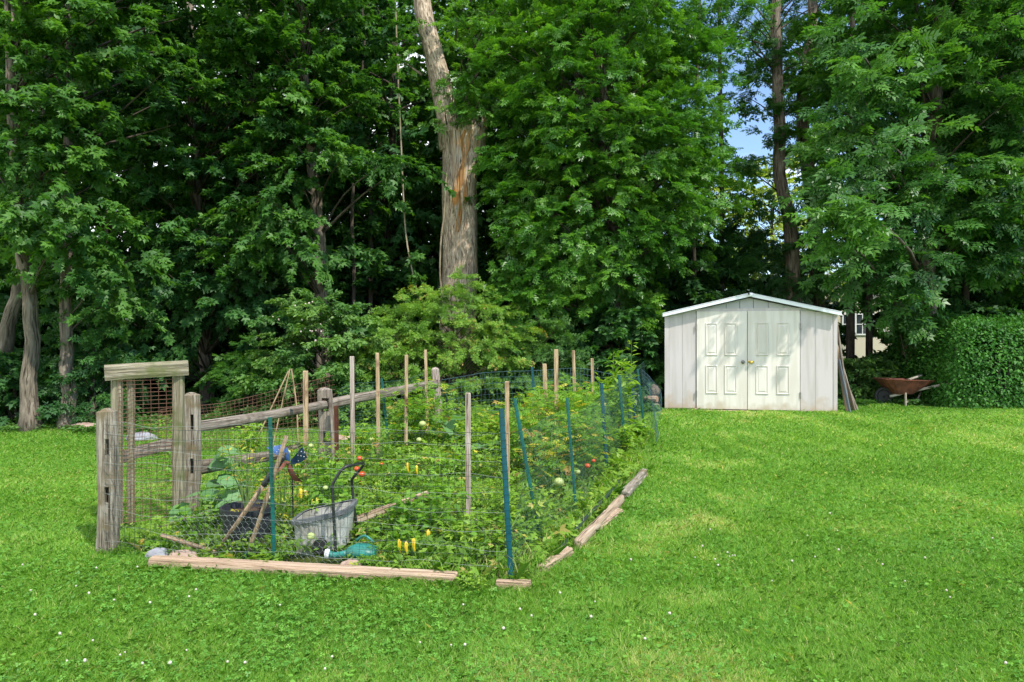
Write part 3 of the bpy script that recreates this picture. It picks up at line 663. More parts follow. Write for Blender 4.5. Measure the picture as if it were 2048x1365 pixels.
    for di, (a, b, pans) in enumerate(((3.398, 4.332, ((3.565, 3.79), (3.915, 4.145))), (4.342, 5.282, ((4.49, 4.72), (4.865, 5.10))))):
        d_ = MB(); d_.box((a, y0 - .022, zd0 + .01), (b, y0 + .018, zd1))
        dr = d_.build('door', M['door'], root, bevel=.003)
        for pa, pb in pans:
            for z0_, z1_ in ((1.335, 1.935), (0.63, 1.155)):
                p = MB(); yf = y0 - .022; t = .018
                # moulding: a raised frame with sloping sides, and the raised field inside
                def ringset(sz): return [[(pa + i, yf - yy, z0_ + i), (pb - i, yf - yy, z0_ + i), (pb - i, yf - yy, z1_ - i), (pa + i, yf - yy, z1_ - i)] for i, yy in sz]
                R4 = ringset([(0, 0.0), (.006, .014), (.018, .014), (.026, .0015), (.036, .0015), (.060, .010)])
                V = [q for r4 in R4 for q in r4]; Fc = []
                for r_i in range(len(R4) - 1):
                    for j in range(4): Fc.append((r_i * 4 + j, r_i * 4 + (j + 1) % 4, r_i * 4 + 4 + (j + 1) % 4, r_i * 4 + 4 + j))
                Fc.append(tuple(len(V) - 4 + j for j in range(4)))
                p.add(V, Fc); p.build('panel', M['door'], dr)
        hx = (a - .006) if di == 0 else (b + .006)
        for hz in (1.86, 0.62):
            h = MB(); h.tube([(hx, y0 - .03, hz - .06), (hx, y0 - .03, hz + .06)], .011, 8); h.build('hinge', M['steel'], dr)
    k1 = MB(); kx = 4.255; kz = 1.215
    k1.tube([(kx, y0 - .023, kz), (kx, y0 - .032, kz)], .032, 16); k1.tube([(kx, y0 - .032, kz), (kx, y0 - .06, kz)], .012, 10); k1.ball((kx, y0 - .078, kz), .03, 12, 8, sq=(1, .8, 1))
    k1.build('door_knob', M['steel'], root, smooth=True)
    k2 = MB(); kx = 4.40
    k2.beam((kx - .05, y0 - .030, kz + .01), (kx + .05, y0 - .030, kz + .01), .012, .035, up=(0, 0, 1)); k2.tube([(kx, y0 - .026, kz), (kx, y0 - .055, kz)], .012, 10); k2.ball((kx, y0 - .07, kz - .005), .034, 12, 8, sq=(1, .7, .8))
    k2.build('door_latch', M['brass'], root, smooth=True)
    s_ = MB(); s_.beam((3.36, y0 - .02, 0.305), (5.25, y0 - .02, 0.295), .12, .055, up=(0, 0, 1), rough=.06); s_.build('sill', M['sill'], root)
    b_ = MB(); b_.beam((3.28, y0 - .05, 0.30), (3.42, y0 - .05, 0.345), .07, .04, up=(0, 0, 1), rough=.1); b_.build('wood_block', M['sill'], root)
    f_ = MB()
    for yy in (y0 + .1, y0 + 1.4, y1 - .1): f_.beam((x0 + .03, yy, 0.27), (x1 - .03, yy, 0.27), .09, .09)
    f_.build('floor_joist', M['sill'], root)
    root.rotation_euler = (0, 0, math.radians(-11.5)); root.location.x -= .03; root.scale = (.955, 1, 1)
    # split logs by the left corner
    for i, (a, b, r, m_, lb) in enumerate((((2.48, 12.95, .50), (2.86 - .14, 12.78, .51), .062, 'rail', 'upper reddish split firewood log beside the left corner of the shed'),
                                         ((2.43, 12.80, .375), (2.74, 12.68, .375), .058, 'stake_grey', 'lower grey split firewood log lying under the reddish one beside the shed'),)):
        lr = empty('firewood_log', a, lb, 'log', 'firewood left of the shed')
        L = MB(); L.tube(path_pts([a, ((a[0] + b[0]) / 2, (a[1] + b[1]) / 2, (a[2] + b[2]) / 2 + .004), b], 5), r, 14, cap=False, rough=.05); L.build('bark', M['timber'] if i == 0 else M[m_], lr)
        e = MB()
        v0, v1 = Vector(a), Vector(b); dd = (v1 - v0).normalized() * .003
        e.tube([v1 - dd * 3, v1 + dd], r * .97, 14); e.build('cut_face', M['cutwood'], lr)
        e = MB(); e.tube([v0 - dd, v0 + dd * 3], r * .97, 14); e.build('cut_face', M['cutwood'], lr)
    st = MB(); st.ball((2.72, 12.95, .66), .11, 16, 12, .3, (1, .9, 1.1), 4); tag(st.build('log_stump', M['bark'], at=(2.72, 12.95, .6)), 'knobbly dark stump on the firewood against the left shed wall', 'stump')
build_shed()

def build_boards():
    spec = [(6.00, 12.75, 6.17, 12.60, 1.62, .06, .03, 'rail', 'tall greyish brown plank leaning on the right shed wall'),
            (6.02, 12.95, 6.32, 12.82, 1.25, .16, .02, 'stake_grey', 'wide grey weathered plank leaning outermost on the shed'),
            (6.00, 12.62, 6.16, 12.50, .95, .09, .02, 'greyboard', 'short blue grey board leaning closest to the shed front corner'),
            (6.00, 13.00, 6.42, 12.92, 1.15, .035, .03, 'rail', 'thin dark brown batten leaning behind the wide grey plank'),
            (6.00, 12.85, 6.13, 12.56, 1.30, .09, .02, 'sill', 'brown plank leaning between the tall plank and the blue grey board')]
    def tr(x, y):
        a = math.radians(-11.5); u, v = x - 4.37, y - 12.5; u *= .955; return 4.34 + u * math.cos(a) - v * math.sin(a), 12.5 + u * math.sin(a) + v * math.cos(a)
    for (xt, yt, xb, yb, h, w, d, m_, lb) in spec:
        xt, yt = tr(xt, yt); xb, yb = tr(xb, yb)
        zb = g(xb, yb); b = MB(); b.beam((xb, yb, zb), (xt, yt, zb + h), d, w, up=(0, 1, 0), rough=.03, pw=8)
        tag(b.build('leaning_plank', M[m_], at=(xb, yb, zb)), lb, 'plank', 'planks leaning on the shed')
build_boards()

# ------------------------------------------------------------------ wheelbarrow
def rings(mb, R, c0=True, c1=True):
    k = len(R[0]); V = [q for r in R for q in r]; Fc = []
    for i in range(len(R) - 1):
        for j in range(k): Fc.append((i * k + j, i * k + (j + 1) % k, (i + 1) * k + (j + 1) % k, (i + 1) * k + j))
    if c0: Fc.append(tuple(range(k - 1, -1, -1)))
    if c1: Fc.append(tuple((len(R) - 1) * k + j for j in range(k)))
    return mb.add(V, Fc)
def rrect(cx, cy_, hx, hy, z, n=24, pw=4, tilt=0, xf=None):
    out_ = []
    for j in range(n):
        a = 6.28318 * (j + .5) / n; c, s_ = math.cos(a), math.sin(a); k = (abs(c) ** pw + abs(s_) ** pw) ** (-1 / pw)
        p = (cx + c * k * hx, cy_ + s_ * k * hy, z + tilt * c * k * hx)
        out_.append(xf(p) if xf else p)
    return out_
def build_wheelbarrow():
    bx, by = 7.86, 13.6; bz = g(bx, by)
    root = empty('wheelbarrow', (bx, by, bz), 'rusty old wheelbarrow with pale wooden handles parked by the hedge', 'wheelbarrow')
    t = MB()
    X = lambda p: (p[0], p[1], p[2])
    R = [rrect(bx - .12, by, .20, .20, bz + .25), rrect(bx - .06, by, .54, .34, bz + .53, tilt=-.03), rrect(bx - .06, by, .57, .37, bz + .54, tilt=-.03), rrect(bx - .06, by, .57, .37, bz + .555, tilt=-.03), rrect(bx - .06, by, .52, .33, bz + .545, tilt=-.03), rrect(bx - .12, by, .19, .19, bz + .265)]
    rings(t, R); t.build('tray', M['rust'], root)
    for s_ in (-1, 1):
        h = MB(); h.beam((bx - .42, by + s_ * .10, bz + .20), (bx + .80, by + s_ * .29, bz + .50), .04, .05, up=(0, 0, 1), rough=.02)
        h.build('handle', M['barrowwood'], root)
        l = MB(); l.beam((bx - .14, by + s_ * .2, bz + .28), (bx - .16, by + s_ * .24, bz), .035, .05, up=(0, 1, 0)) if s_ < 0 else l.beam((bx + .42, by + .2, bz + .36), (bx + .46, by + .22, bz + .10), .03, .045, up=(0, 1, 0))
        l.build('leg', M['barrowwood'], root)
    b = MB(); b.beam((bx - .14, by - .22, bz + .09), (bx + .44, by + .20, bz + .12), .03, .04); b.beam((bx + .24, by + .03, bz + .10), (bx + .43, by + .19, bz + .27), .025, .035); b.build('brace', M['barrowwood'], root)
    w = MB(); cx = bx - .50; cz = bz + .19
    pts = [Vector((cx + .165 * math.cos(a), by, cz + .165 * math.sin(a))) for a in [6.28318 * i / 24 for i in range(25)]]
    w.tube(pts, .032, 8, cap=False); wh = w.build('wheel', M['tyre_and_shaded_rim'], root, smooth=True)
    r = MB(); r.tube([(cx, by - .02, cz), (cx, by + .02, cz)], .13, 20); r.tube([(cx, by - .1, cz), (cx, by + .1, cz)], .015, 8); r.build('rim', M['tyre_and_shaded_rim'], wh)  # rim coloured tyre black to paint in the shadow on the wheel
    # scraps in the tray
    root.scale = (.92, .92, .95)
    s2 = MB(); s2.beam((bx - .1, by - .25, bz + .53), (bx + .32, by + .05, bz + .60), .05, .03, rough=.05)
    tag(s2.build('scrap_wood', M['barrowwood'], at=(bx, by, bz + .5)), 'piece of scrap wood lying across the rusty wheelbarrow tray', 'wood')
build_wheelbarrow()

# ------------------------------------------------------------------ split rail fence and gate
P1 = Vector((-3.085, 5.2, 0)); P2 = Vector((-2.97, 6.28, 0)); P3 = Vector((-2.33, 8.6, 0)); P4 = Vector((-1.235, 11.5, 0))
for p in (P1, P2, P3, P4): p.z = g(p.x, p.y)
def post_mesh(p, top, w, d, lean=(0, 0), slots=()):
    mb = MB(); mb.beam((p.x, p.y, p.z - .08), (p.x + lean[0], p.y + lean[1], top), w, d, up=(0, 1, 0), nseg=18, rough=.075, pw=4, ns=24, taper=.9, bend=.012)
    mb.ball((p.x + lean[0], p.y + lean[1], top - .012), .5, 14, 8, .35, (w * .78, d * .78, .07), p.x)
    return mb
def cut_slots(o, boxes):
    for (c, hs, rz) in boxes:
        b = MB(); b.box((-hs[0], -hs[1], -hs[2]), hs); me = b.mesh('cut'); co = bpy.data.objects.new('cut', me); COL.objects.link(co)
        co.location = c; co.rotation_euler = (0, 0, rz)
        md = o.modifiers.new('b', 'BOOLEAN'); md.object = co; md.operation = 'DIFFERENCE'; md.solver = 'EXACT'
        bpy.context.view_layer.update()
        ev = o.evaluated_get(bpy.context.evaluated_depsgraph_get()); nm = bpy.data.meshes.new_from_object(ev)
        o.modifiers.clear(); mats = list(o.data.materials); o.data = nm
        if not nm.materials:
            for m_ in mats: nm.materials.append(m_)
        bpy.data.objects.remove(co)
    nm = o.data; co_ = np.empty(len(nm.vertices) * 3, np.float32); nm.vertices.foreach_get('co', co_)
    if 'grain' in nm.attributes: nm.attributes.remove(nm.attributes['grain'])
    nm.attributes.new('grain', 'FLOAT_VECTOR', 'POINT').data.foreach_set('vector', co_ + np.float32(rnd.uniform(1, 9)))
def build_fence():
    root = empty('split_rail_fence', P2, 'weathered split rail fence with four slotted posts along the left side of the vegetable garden', 'fence')
    a = post_mesh(P1, 1.07, .145, .12).build('post', M['post'], root)
    cut_slots(a, [((P1.x + .035, P1.y - .07, .80), (.013, .08, .06), .2), ((P1.x + .033, P1.y - .07, .44), (.015, .08, .06), .2)])
    b = post_mesh(P2, 1.11, .155, .13, (.02, 0)).build('post', M['post'], root)
    cut_slots(b, [((P2.x + .05, P2.y - .05, .86), (.014, .08, .07), .3), ((P2.x + .05, P2.y - .05, .46), (.014, .08, .07), .3)])
    c = post_mesh(P3, .99, .20, .12, (-.03, 0)).build('post', M['rail'], root)
    cut_slots(c, [((P3.x - .01, P3.y, .80), (.045, .3, .085), 0), ((P3.x + .01, P3.y, .40), (.045, .3, .07), 0)])
    d = post_mesh(P4, 1.13, .14, .12, (-.06, 0)).build('post', M['stake_grey'], root)
    cut_slots(d, [((P4.x - .04, P4.y, .88), (.03, .3, .07), 0), ((P4.x - .02, P4.y, .58), (.03, .3, .06), 0)])
    for (p, q, w, h, bend, mm) in ((P2 + Vector((.05, .04, .80)), P3 + Vector((-.02, -.04, .77)), .10, .10, .012, 'rail'), (P3 + Vector((0, .02, .80 - P3.z)), P4 + Vector((-.03, 0, .88 - P4.z)), .09, .13, -.01, 'rail'), (P2 + Vector((.05, .05, .42)), P2 + Vector((.42, 1.15, .36)), .13, .13, 0, 'bark')):
        r = MB(); r.beam(p, q, w, h, up=(0, 0, 1), nseg=12, rough=.10, bend=bend, pw=3, taper=.75 if mm == 'bark' else 1); r.build('rail', M[mm], root)
    r = MB(); r.beam(P2 + Vector((.40, 1.1, .37)), P2 + Vector((.62, 1.35, .44)), .09, .08, rough=.2, pw=3, taper=.5); r.build('rail', M['bark'], root)
build_fence()

def wire(mb, pts, r): mb.tube(pts, r, 3, cap=False)
def wire_net(name, path, h0, h1, sp_h, sp_v, r, mat, parent=None, wob=.012, sag=.012, seed=0, lean=0.0, zrow=None, npts=9, smat=None, at_=None, slant=0.0):
    """welded wire: path = [(x,y)..]; heights above the ground h0(s), h1(s) at fraction s"""
    H0 = h0 if callable(h0) else (lambda s: h0); H1 = h1 if callable(h1) else (lambda s: h1)
    P = np.array(path, float); seg = np.linalg.norm(np.diff(P, axis=0), axis=1); cum = np.concatenate([[0], np.cumsum(seg)]); L = cum[-1]
    def pos(s, f):
        s = min(max(s, 0), 1); x = np.interp(s * L, cum, P[:, 0]); y = np.interp(s * L, cum, P[:, 1])
        z0 = H0(s); z = z0 + (H1(s) - z0) * f; k = s * L
        dx = wob * (math.sin(k * 2.1 + z * 5 + seed) + .6 * math.sin(k * 5.7 + z * 9 + seed * 2)); dy = wob * 1.4 * (math.sin(k * 3.3 + z * 4 + seed * 3)) + lean * f
        dz = -sag * abs(math.sin(k * 1.9 + seed)) * (0.5 + f)
        return Vector((x + dx, y + dy, g(x, y) + z + dz))
    mv = MB(); nv = int(L / sp_v); nh = max(2, int(round((H1(.5) - H0(.5)) / sp_h)))
    for i in range(nv + 1): wire(mv, [pos(i / nv + slant * j / npts, j / npts) for j in range(npts + 1)], r)
    mh = mv if smat is None else MB()
    for j in range(nh + 1):
        n = max(6, int(L / .12)); wire(mh, [pos(i / n, j / nh) for i in range(n + 1)], r * (1.5 if j in (0, nh) else 1.0))
    o = mv.build(name, M[mat], parent)
    if smat is not None: mh.build(name, M[smat], parent)
    return o

def build_gate():
    c = Vector((-3.03, 5.62, 0)); A = Vector((-3.30, 5.72, 0)); B = Vector((-2.86, 5.98, 0))
    A = Vector(((234 - 1024) / F * 5.72, 5.72, 0)); B = Vector(((357 - 1024) / F * 5.95, 5.95, 0))
    A.z = g(A.x, A.y) + .04; B.z = g(B.x, B.y) + .03
    root = empty('garden_gate', (A.x, A.y, g(A.x, A.y)), 'mossy timber gate frame with heavy top beam and rusty wire infill', 'gate')
    for p, w, d in ((A, .085, .05), (B, .09, .06)):
        m = MB(); m.beam(p, (p.x, p.y, 1.33), w, d, up=(0, 1, 0), rough=.02, pw=8); m.build('jamb', M['gatewood'], root)
    m = MB(); m.beam((A.x + .085, A.y + .06, A.z), (A.x + .085, A.y + .06, 1.30), .05, .04, up=(0, 1, 0), pw=8); m.build('jamb', M['gatewood'], root)
    dr = (B - A).normalized(); y_off = Vector((dr.y, -dr.x, 0)) * .052
    m = MB(); m.beam(Vector((A.x, A.y, 1.335)) - dr * .09 + y_off, Vector((B.x, B.y, 1.37)) + dr * .075 + y_off, .045, .13, up=(0, 0, 1), rough=.03, pw=7); m.build('top_beam', M['gatewood'], root)
    m = MB(); m.beam(Vector((A.x + .02, A.y + .03, .62)), Vector((B.x, B.y + .03, .70)), .04, .10, up=(0, 0, 1), rough=.10, pw=4, bend=-.02); m.build('cross_rail', M['rail'], root)
    pth = [(A.x + .03, A.y - .045), (B.x - .02, B.y - .055)]
    wire_net('wire_infill', pth, .08, 1.27, .034, .052, .0021, 'wire_rust', root, wob=.006, sag=.004, seed=2, slant=.02)
build_gate()

# front wire fence from the corner post to the right corner
FRONT = [(-3.05, 5.12), (-2.5, 4.93), (-1.75, 4.86), (-.9, 4.72), (-.02, 4.55)]
def post_u(p, q, w, mat, parent, name='post'):
    m = MB(); p = Vector(p); q = Vector(q)
    m.beam(p, q, w, w * .62, up=(0, 1, 0), pw=3, ns=10, endr=False, nseg=12)
    ax = q - p; n = int(ax.length / .05)
    for i in range(1, n):
        c = p + ax * (i / n); m.box((c.x - w * .54, c.y - w * .36, c.z - .003), (c.x + w * .54, c.y + w * .1, c.z + .003))
    return m.build(name, M[mat], parent)
def build_wire_fences():
    fr = empty('wire_fence', (-1.7, 4.86, g(-1.7, 4.86)), 'thin wire mesh fence with a green stake across the front of the garden', 'wire fence', 'garden wire fences')
    top = lambda s: float(np.interp(s, [0, .3, .55, .8, 1], [.985, .965, .975, .985, 1.0]))
    wire_net('wire_mesh', FRONT, .02, top, .075, .048, .0013, 'wire_dark', fr, wob=.012, sag=.010, seed=1, slant=.012, npts=12)
    P = np.array(FRONT); hz = MB()
    def fp(s, z, k=0):
        cum = np.concatenate([[0], np.cumsum(np.linalg.norm(np.diff(P, axis=0), axis=1))]); L = cum[-1]
        x = np.interp(s * L, cum, P[:, 0]); y = np.interp(s * L, cum, P[:, 1]) - .012
        return Vector((x, y, g(x, y) + z + .012 * math.sin(s * 17 + k) + .007 * math.sin(s * 41 + k * 3)))
    for k, z in enumerate((.10, .22, .34, .46, .58, .70, .80, .90, .99)): wire(hz, [fp(i / 60, z, k) for i in range(61)], .0010)
    hz.build('tension_wire', M['wire_grey'], fr)
    ck = MB(); cell = .045; s0, s1 = .20, .62; n = int(3.1 * (s1 - s0) / (cell)); rows = 9
    for r_ in range(rows):
        pts = []
        for i in range(n * 2 + 1):
            s = s0 + (s1 - s0) * i / (n * 2); zz = .05 + r_ * .036 + (.010 if (i + r_) % 2 else -.010)
            pts.append(fp(s, zz, 9) + Vector((0, .03, 0)))
        wire(ck, pts, .0011)
        if r_ < rows - 1:
            for i in range(n * 2 + 1):
                if (i + r_) % 2:
                    s = s0 + (s1 - s0) * i / (n * 2); wire(ck, [fp(s, .05 + r_ * .036 + .010, 9) + Vector((0, .03, 0)), fp(s, .05 + (r_ + 1) * .036 - .010, 9) + Vector((0, .03, 0))], .0011)
    ck.build('chicken_wire', M['wire_grey'], fr)
    d = 4.86; a = at(549, 1146, d); b = at(540, 835, d); post_u((a.x, d, g(a.x, d) - .03), b, .028, 'greenpost', fr)
    # right side
    rt = empty('wire_fence', (.9, 6.6, g(.9, 6.6)), 'green wire mesh fence with leaning blue green stakes along the right side of the garden', 'wire fence', 'garden wire fences')
    posts = [((1023, 1150), (1003, 818), 4.52, .036, 'bluepost'), ((1080, 1075), (1029, 797), 5.6, .030, 'greenpost'), ((1153, 1025), (1134, 796), 6.3, .026, 'greenpost'), ((1214, 945), (1203, 768), 7.9, .040, 'bluepost'), ((1251, 880), (1238, 750), 9.0, .035, 'greenpost'), ((1262, 850), (1251, 735), 9.9, .035, 'greenpost'), ((1272, 836), (1259, 735), 10.4, .035, 'bluepost'), ((1290, 846), (1275, 738), 10.2, .030, 'greenpost')]
    for (b_, t_, d, w, m_) in posts:
        x = (b_[0] - 1024) / F * d; q = at(*t_, d); post_u((x, d, g(x, d) - .02), q, w, m_, rt)
    RS = [(.02, 4.55), (.25, 5.45), (.62, 6.25), (1.13, 7.9), (1.50, 9.0), (1.80, 9.9), (2.0, 10.4)]
    tp = lambda s: float(np.interp(s, [0, .12, .35, .6, 1], [1.02, .98, .98, 1.0, 1.05]))
    wire_net('wire_mesh', RS, .0, tp, .055, .05, .0010, 'wire_green', rt, wob=.022, sag=.02, seed=4, slant=.02, npts=12)
    wire_net('wire_mesh', [(2.0, 10.4), (2.06, 10.1), (2.02, 9.4), (1.95, 9.0)], .12, lambda s: .95 - .25 * s, .05, .05, .0014, 'wire_blue', rt, wob=.03, sag=.02, seed=7, npts=10)
    rl = MB(); rl.tube(path_pts([(.30, 4.95, .03), (.62, 5.8, .09), (1.0, 6.8, .12), (1.2, 7.5, .12)], 16), .016, 7); rl.build('wire_roll', M['wire_dark'], rt)
    # back
    bk = empty('wire_fence', (.4, 11.5, g(.4, 11.5)), 'blue grey wire mesh fence across the back of the garden under the trees', 'wire fence', 'garden wire fences')
    wire_net('wire_mesh', [(P4.x + .05, P4.y), (-.2, 11.55), (.9, 11.5), (2.0, 10.6)], .10, lambda s: float(np.interp(s, [0, .3, .7, 1], [.80, .86, .86, .78])), .10, .065, .0024, 'wire_blue', bk, wob=.016, sag=.02, seed=5)
    a = at(1064, 735, 11.3); post_u((at(1072, 800, 11.3).x, 11.3, g(a.x, 11.3)), a, .04, 'bluepost', bk)
    # loose wire behind the rails
    cr_ = empty('wire_fence', (-2.0, 10.6, g(-2, 10.6)), 'curled blue green wire mesh slumped behind the upper rail of the split rail fence', 'wire fence', 'garden wire fences')
    wire_net('wire_mesh', [(-2.65, 10.5), (-2.2, 10.7), (-1.8, 10.8), (-1.35, 11.2)], .2, lambda s: .86 + .14 * s, .06, .09, .0022, 'wire_green', cr_, wob=.035, sag=.06, seed=9)
    a = at(763, 757, 10.2); post_u((at(777, 860, 10.2).x, 10.2, g(a.x, 10.2)), a, .035, 'greenpost', cr_)
    ru = empty('wire_fence', (-3.5, 9.8, g(-3.5, 9.8)), 'rusty square wire mesh panel rising behind the split rail fence on the left', 'wire fence', 'garden wire fences')
    wire_net('wire_mesh', [(-5.0, 9.7), (-4.3, 9.8), (-3.4, 9.9), (-2.62, 10.1)], .02, lambda s: float(np.interp(s, [0, .35, .7, 1], [.62, .72, .90, 1.06])), .052, .055, .0026, 'wire_rust', ru, wob=.014, sag=.015, seed=6, slant=-.04)
build_wire_fences()
p = at(674, 812, 8.4); m = MB(); m.beam((p.x, 8.4, g(p.x, 8.4)), (p.x - .01, 8.4, p.z), .05, .035, pw=6)
tag(m.build('metal_post', M['rustpost'], at=(p.x, 8.4, g(p.x, 8.4))), 'rusty red metal post standing against the third fence post', 'post')

# ------------------------------------------------------------------ wooden stakes
STK = [(611, 742, 612, 7.5, .052, 'stake_tan', 'brown wooden stake left of the slotted fence post, leftmost stake in the bed'),
       (704, 713, 706, 8.1, .050, 'stake_grey', 'tall grey wooden stake just right of the rusty metal post'),
       (755, 706, 757, 8.7, .046, 'stake_tan', 'tall tan wooden stake between the tall grey stake and the tomato plants'),
       (813, 710, 812, 9.2, .043, 'stake_tan', 'tan wooden stake in front of the end of the upper fence rail'),
       (851, 700, 855, 10.6, .044, 'stake_tan', 'pale wooden stake rising just left of the far slotted fence post'),
       (936, 786, 936, 5.7, .044, 'stake_grey', 'grey rough wooden stake standing alone in the middle of the bed'),
       (1014, 763, 1016, 6.7, .042, 'stake_tan', 'wooden stake directly behind the thick blue green fence stake'),
       (1089, 728, 1094, 9.3, .056, 'stake_tan', 'shorter tan stake beside the tallest stake of the right row'),
       (1112, 699, 1113, 8.9, .055, 'stake_tan', 'tallest thick tan stake in the right hand tomato row'),
       (1147, 701, 1151, 10.3, .045, 'stake_tan', 'slender stake between the tallest stake and the farthest one on the right'),
       (1184, 717, 1187, 11.0, .045, 'stake_tan', 'farthest right wooden stake near the tall flowering weed')]
for (tx, ty, bx, d, w, m_, lb) in STK:
    b = onground(bx, d); q = at(tx, ty, d); m = MB()
    m.beam((b.x, b.y, b.z - .03), q, w, w * .8, up=(0, 1, 0), nseg=10, rough=.035, pw=7)
    tag(m.build('wooden_stake', M[m_], at=b), lb, 'stake', 'wooden plant stakes')
b = onground(936, 5.66); tw = MB(); tw.tube(path_pts([(b.x - .03, 5.66, b.z + .17), (b.x + .02, 5.62, b.z + .16), (b.x + .1, 5.6, b.z + .12), (b.x + .14, 5.58, b.z + .04)], 10), .004, 5)
tag(tw.build('twine', M['twine'], at=b), 'pale twine tied round the foot of the lone grey stake', 'twine')

# ------------------------------------------------------------------ edging timbers
def timber(name, a, b, w, h, lb, mat='timber', rough=.10, z=.0, group='garden edging timbers', za=None, zb=None, pw=4):
    za = g(*a) + z if za is None else za; zb = g(*b) + z if zb is None else zb
    m = MB(); m.beam((a[0], a[1], za), (b[0], b[1], zb), w, h, up=(0, 0, 1), nseg=16, rough=rough, pw=pw, ns=20)
    return tag(m.build(name, M[mat], at=(a[0], a[1], g(*a))), lb, 'timber', group)
timber('edging_timber', (-2.55, 4.83), (-.36, 4.50), .10, .095, 'long pale split timber along the front edge of the garden', z=.035, rough=.07)
timber('edging_timber', (-.10, 4.40), (.12, 4.37), .07, .07, 'short pale timber stub at the front right corner of the garden', z=.035)
timber('edging_timber', (.20, 4.66), (.42, 5.08), .09, .09, 'rough reddish timber nearest the front right corner along the lawn', rough=.14, z=.03)
timber('edging_timber', (.50, 5.18), (1.06, 6.62), .065, .09, 'longest dark edging timber on the right side of the garden', mat='sill', rough=.12, z=.05)
timber('edging_timber', (.70, 5.72), (.98, 6.30), .10, .07, 'broken tan timber chunk lying against the outside of the long right timber', rough=.2, z=.02)
timber('edging_timber', (1.12, 6.78), (1.50, 7.75), .085, .085, 'greyish rotten timber farthest along the right side of the garden', mat='post', rough=.2, z=.05)
timber('bed_board', (-1.27, 5.55), (-.80, 6.45), .035, .06, 'pale thin board lying between the beds right of the grey tub', rough=.02, z=.15, pw=8, group=None)
timber('old_stick', (-2.62, 5.10), (-2.13, 4.98), .03, .03, 'peeling red brown stick lying over the rocks behind the front timber', mat='handle', rough=.15, group=None, za=.15, zb=.05, pw=2)
timber('fallen_twig', (-2.95, 5.7), (-2.55, 5.75), .02, .02, 'thin fallen branch lying below the gate', mat='bark', rough=.2, group=None, za=.05, zb=.16, pw=2)

for (px, py, d, r, sq, m_, lb) in ((317, 1130, 4.95, .075, (1.1, .8, .8), 'rock_grey', 'blue grey rock left of the tan rocks behind the front timber'),
                                  (364, 1132, 4.93, .085, (1.3, .8, .62), 'rock_tan', 'tan rounded rock next to the blue grey one'),
                                  (412, 1138, 4.92, .06, (1.3, .8, .5), 'rock_tan', 'small flat tan rock right of the rounded tan rock under the stick'),
                                  (701, 1140, 4.75, .068, (1.1, .8, .8), 'rock_tan', 'angular pinkish rock behind the front timber below the watering can'),
                                  (668, 1147, 4.74, .04, (1.5, .8, .5), 'rock_grey', 'small pale rock touching the angular pinkish rock'),
                                  (690, 838, 10.5, .11, (2.2, 1, .5), 'rock_tan', 'flat stone in the grass behind the tall grey stake'),
                                  (283, 829, 10.9, .12, (2.0, 1, .7), 'rock_grey', 'long stone in the grass seen through the gate'),
                                  (178, 858, 12.1, .16, (2.4, 1, .6), 'rock_tan', 'low stone beside the foot of the left maple trunk')):
    x = (px - 1024) / F * d; m = MB(); m.ball((x, d, g(x, d) + r * sq[2] * .6), r, 20, 14, .22, sq, px); tag(m.build('rock', M[m_], at=(x, d, g(x, d))), lb, 'rock', 'rocks')

# ------------------------------------------------------------------ tub cart, pot, tools, can, pinwheel
def build_cart():
    cx, cy_ = (648 - 1024) / F * 5.25, 5.28; z0 = g(cx, cy_)
    root = empty('garden_cart', (cx, cy_, z0), 'tipped grey plastic garden cart with a black tubular handle standing in the bed', 'cart')
    t = MB(); tl = .22
    def rr(hx, hy, z, dx=0, pw=3.2): return rrect(cx + dx, cy_, hx * .87, hy * .9, z0 + z, 28, pw + 2.2, tl)
    rings(t, [rr(.222, .18, .010, -.01), rr(.238, .20, .29), rr(.218, .185, .29), rr(.20, .16, .04, -.01)])
    # ribs down the wall
    for k in range(5):
        xx = cx - .125 + k * .065
        t.beam((xx + .01, cy_ - .160, z0 + .06 + tl * (xx - cx)), (xx, cy_ - .183, z0 + .27 + tl * (xx - cx)), .022, .012, up=(0, 1, 0), ns=8, nseg=2)
    t.build('tub', M['tub'], root)
    r = MB(); rings(r, [rr(.236, .201, .26), rr(.262, .226, .268), rr(.264, .228, .30), rr(.237, .203, .302), rr(.222, .19, .30)], False, False); r.build('rim', M['tubrim'], root)
    h = MB()
    q = lambda px, py, d: at(px, py, d)
    pts = [q(671, 1105, 4.98), q(668, 1040, 4.99), q(665, 985, 5.0), q(666, 968, 5.0), q(680, 944, 5.02), q(692, 934, 5.04), q(705, 931, 5.10), q(722, 927, 5.3), q(727, 927, 5.4), q(724, 935, 5.45), q(706, 956, 5.48), q(704, 970, 5.5), q(708, 1010, 5.5), q(713, 1050, 5.5), q(717, 1085, 5.5)]
    h.tube(path_pts(pts, 60), .0112, 10); h.build('handle', M['black'], root, smooth=True)
    for yy in (cy_ - .21, cy_ + .21):
        w = MB(); w.tube([(cx + .02, yy - .02, z0 + .08), (cx + .02, yy + .02, z0 + .08)], .055, 20); w.build('wheel', M['tyre_and_shaded_rim'], root)
build_cart()
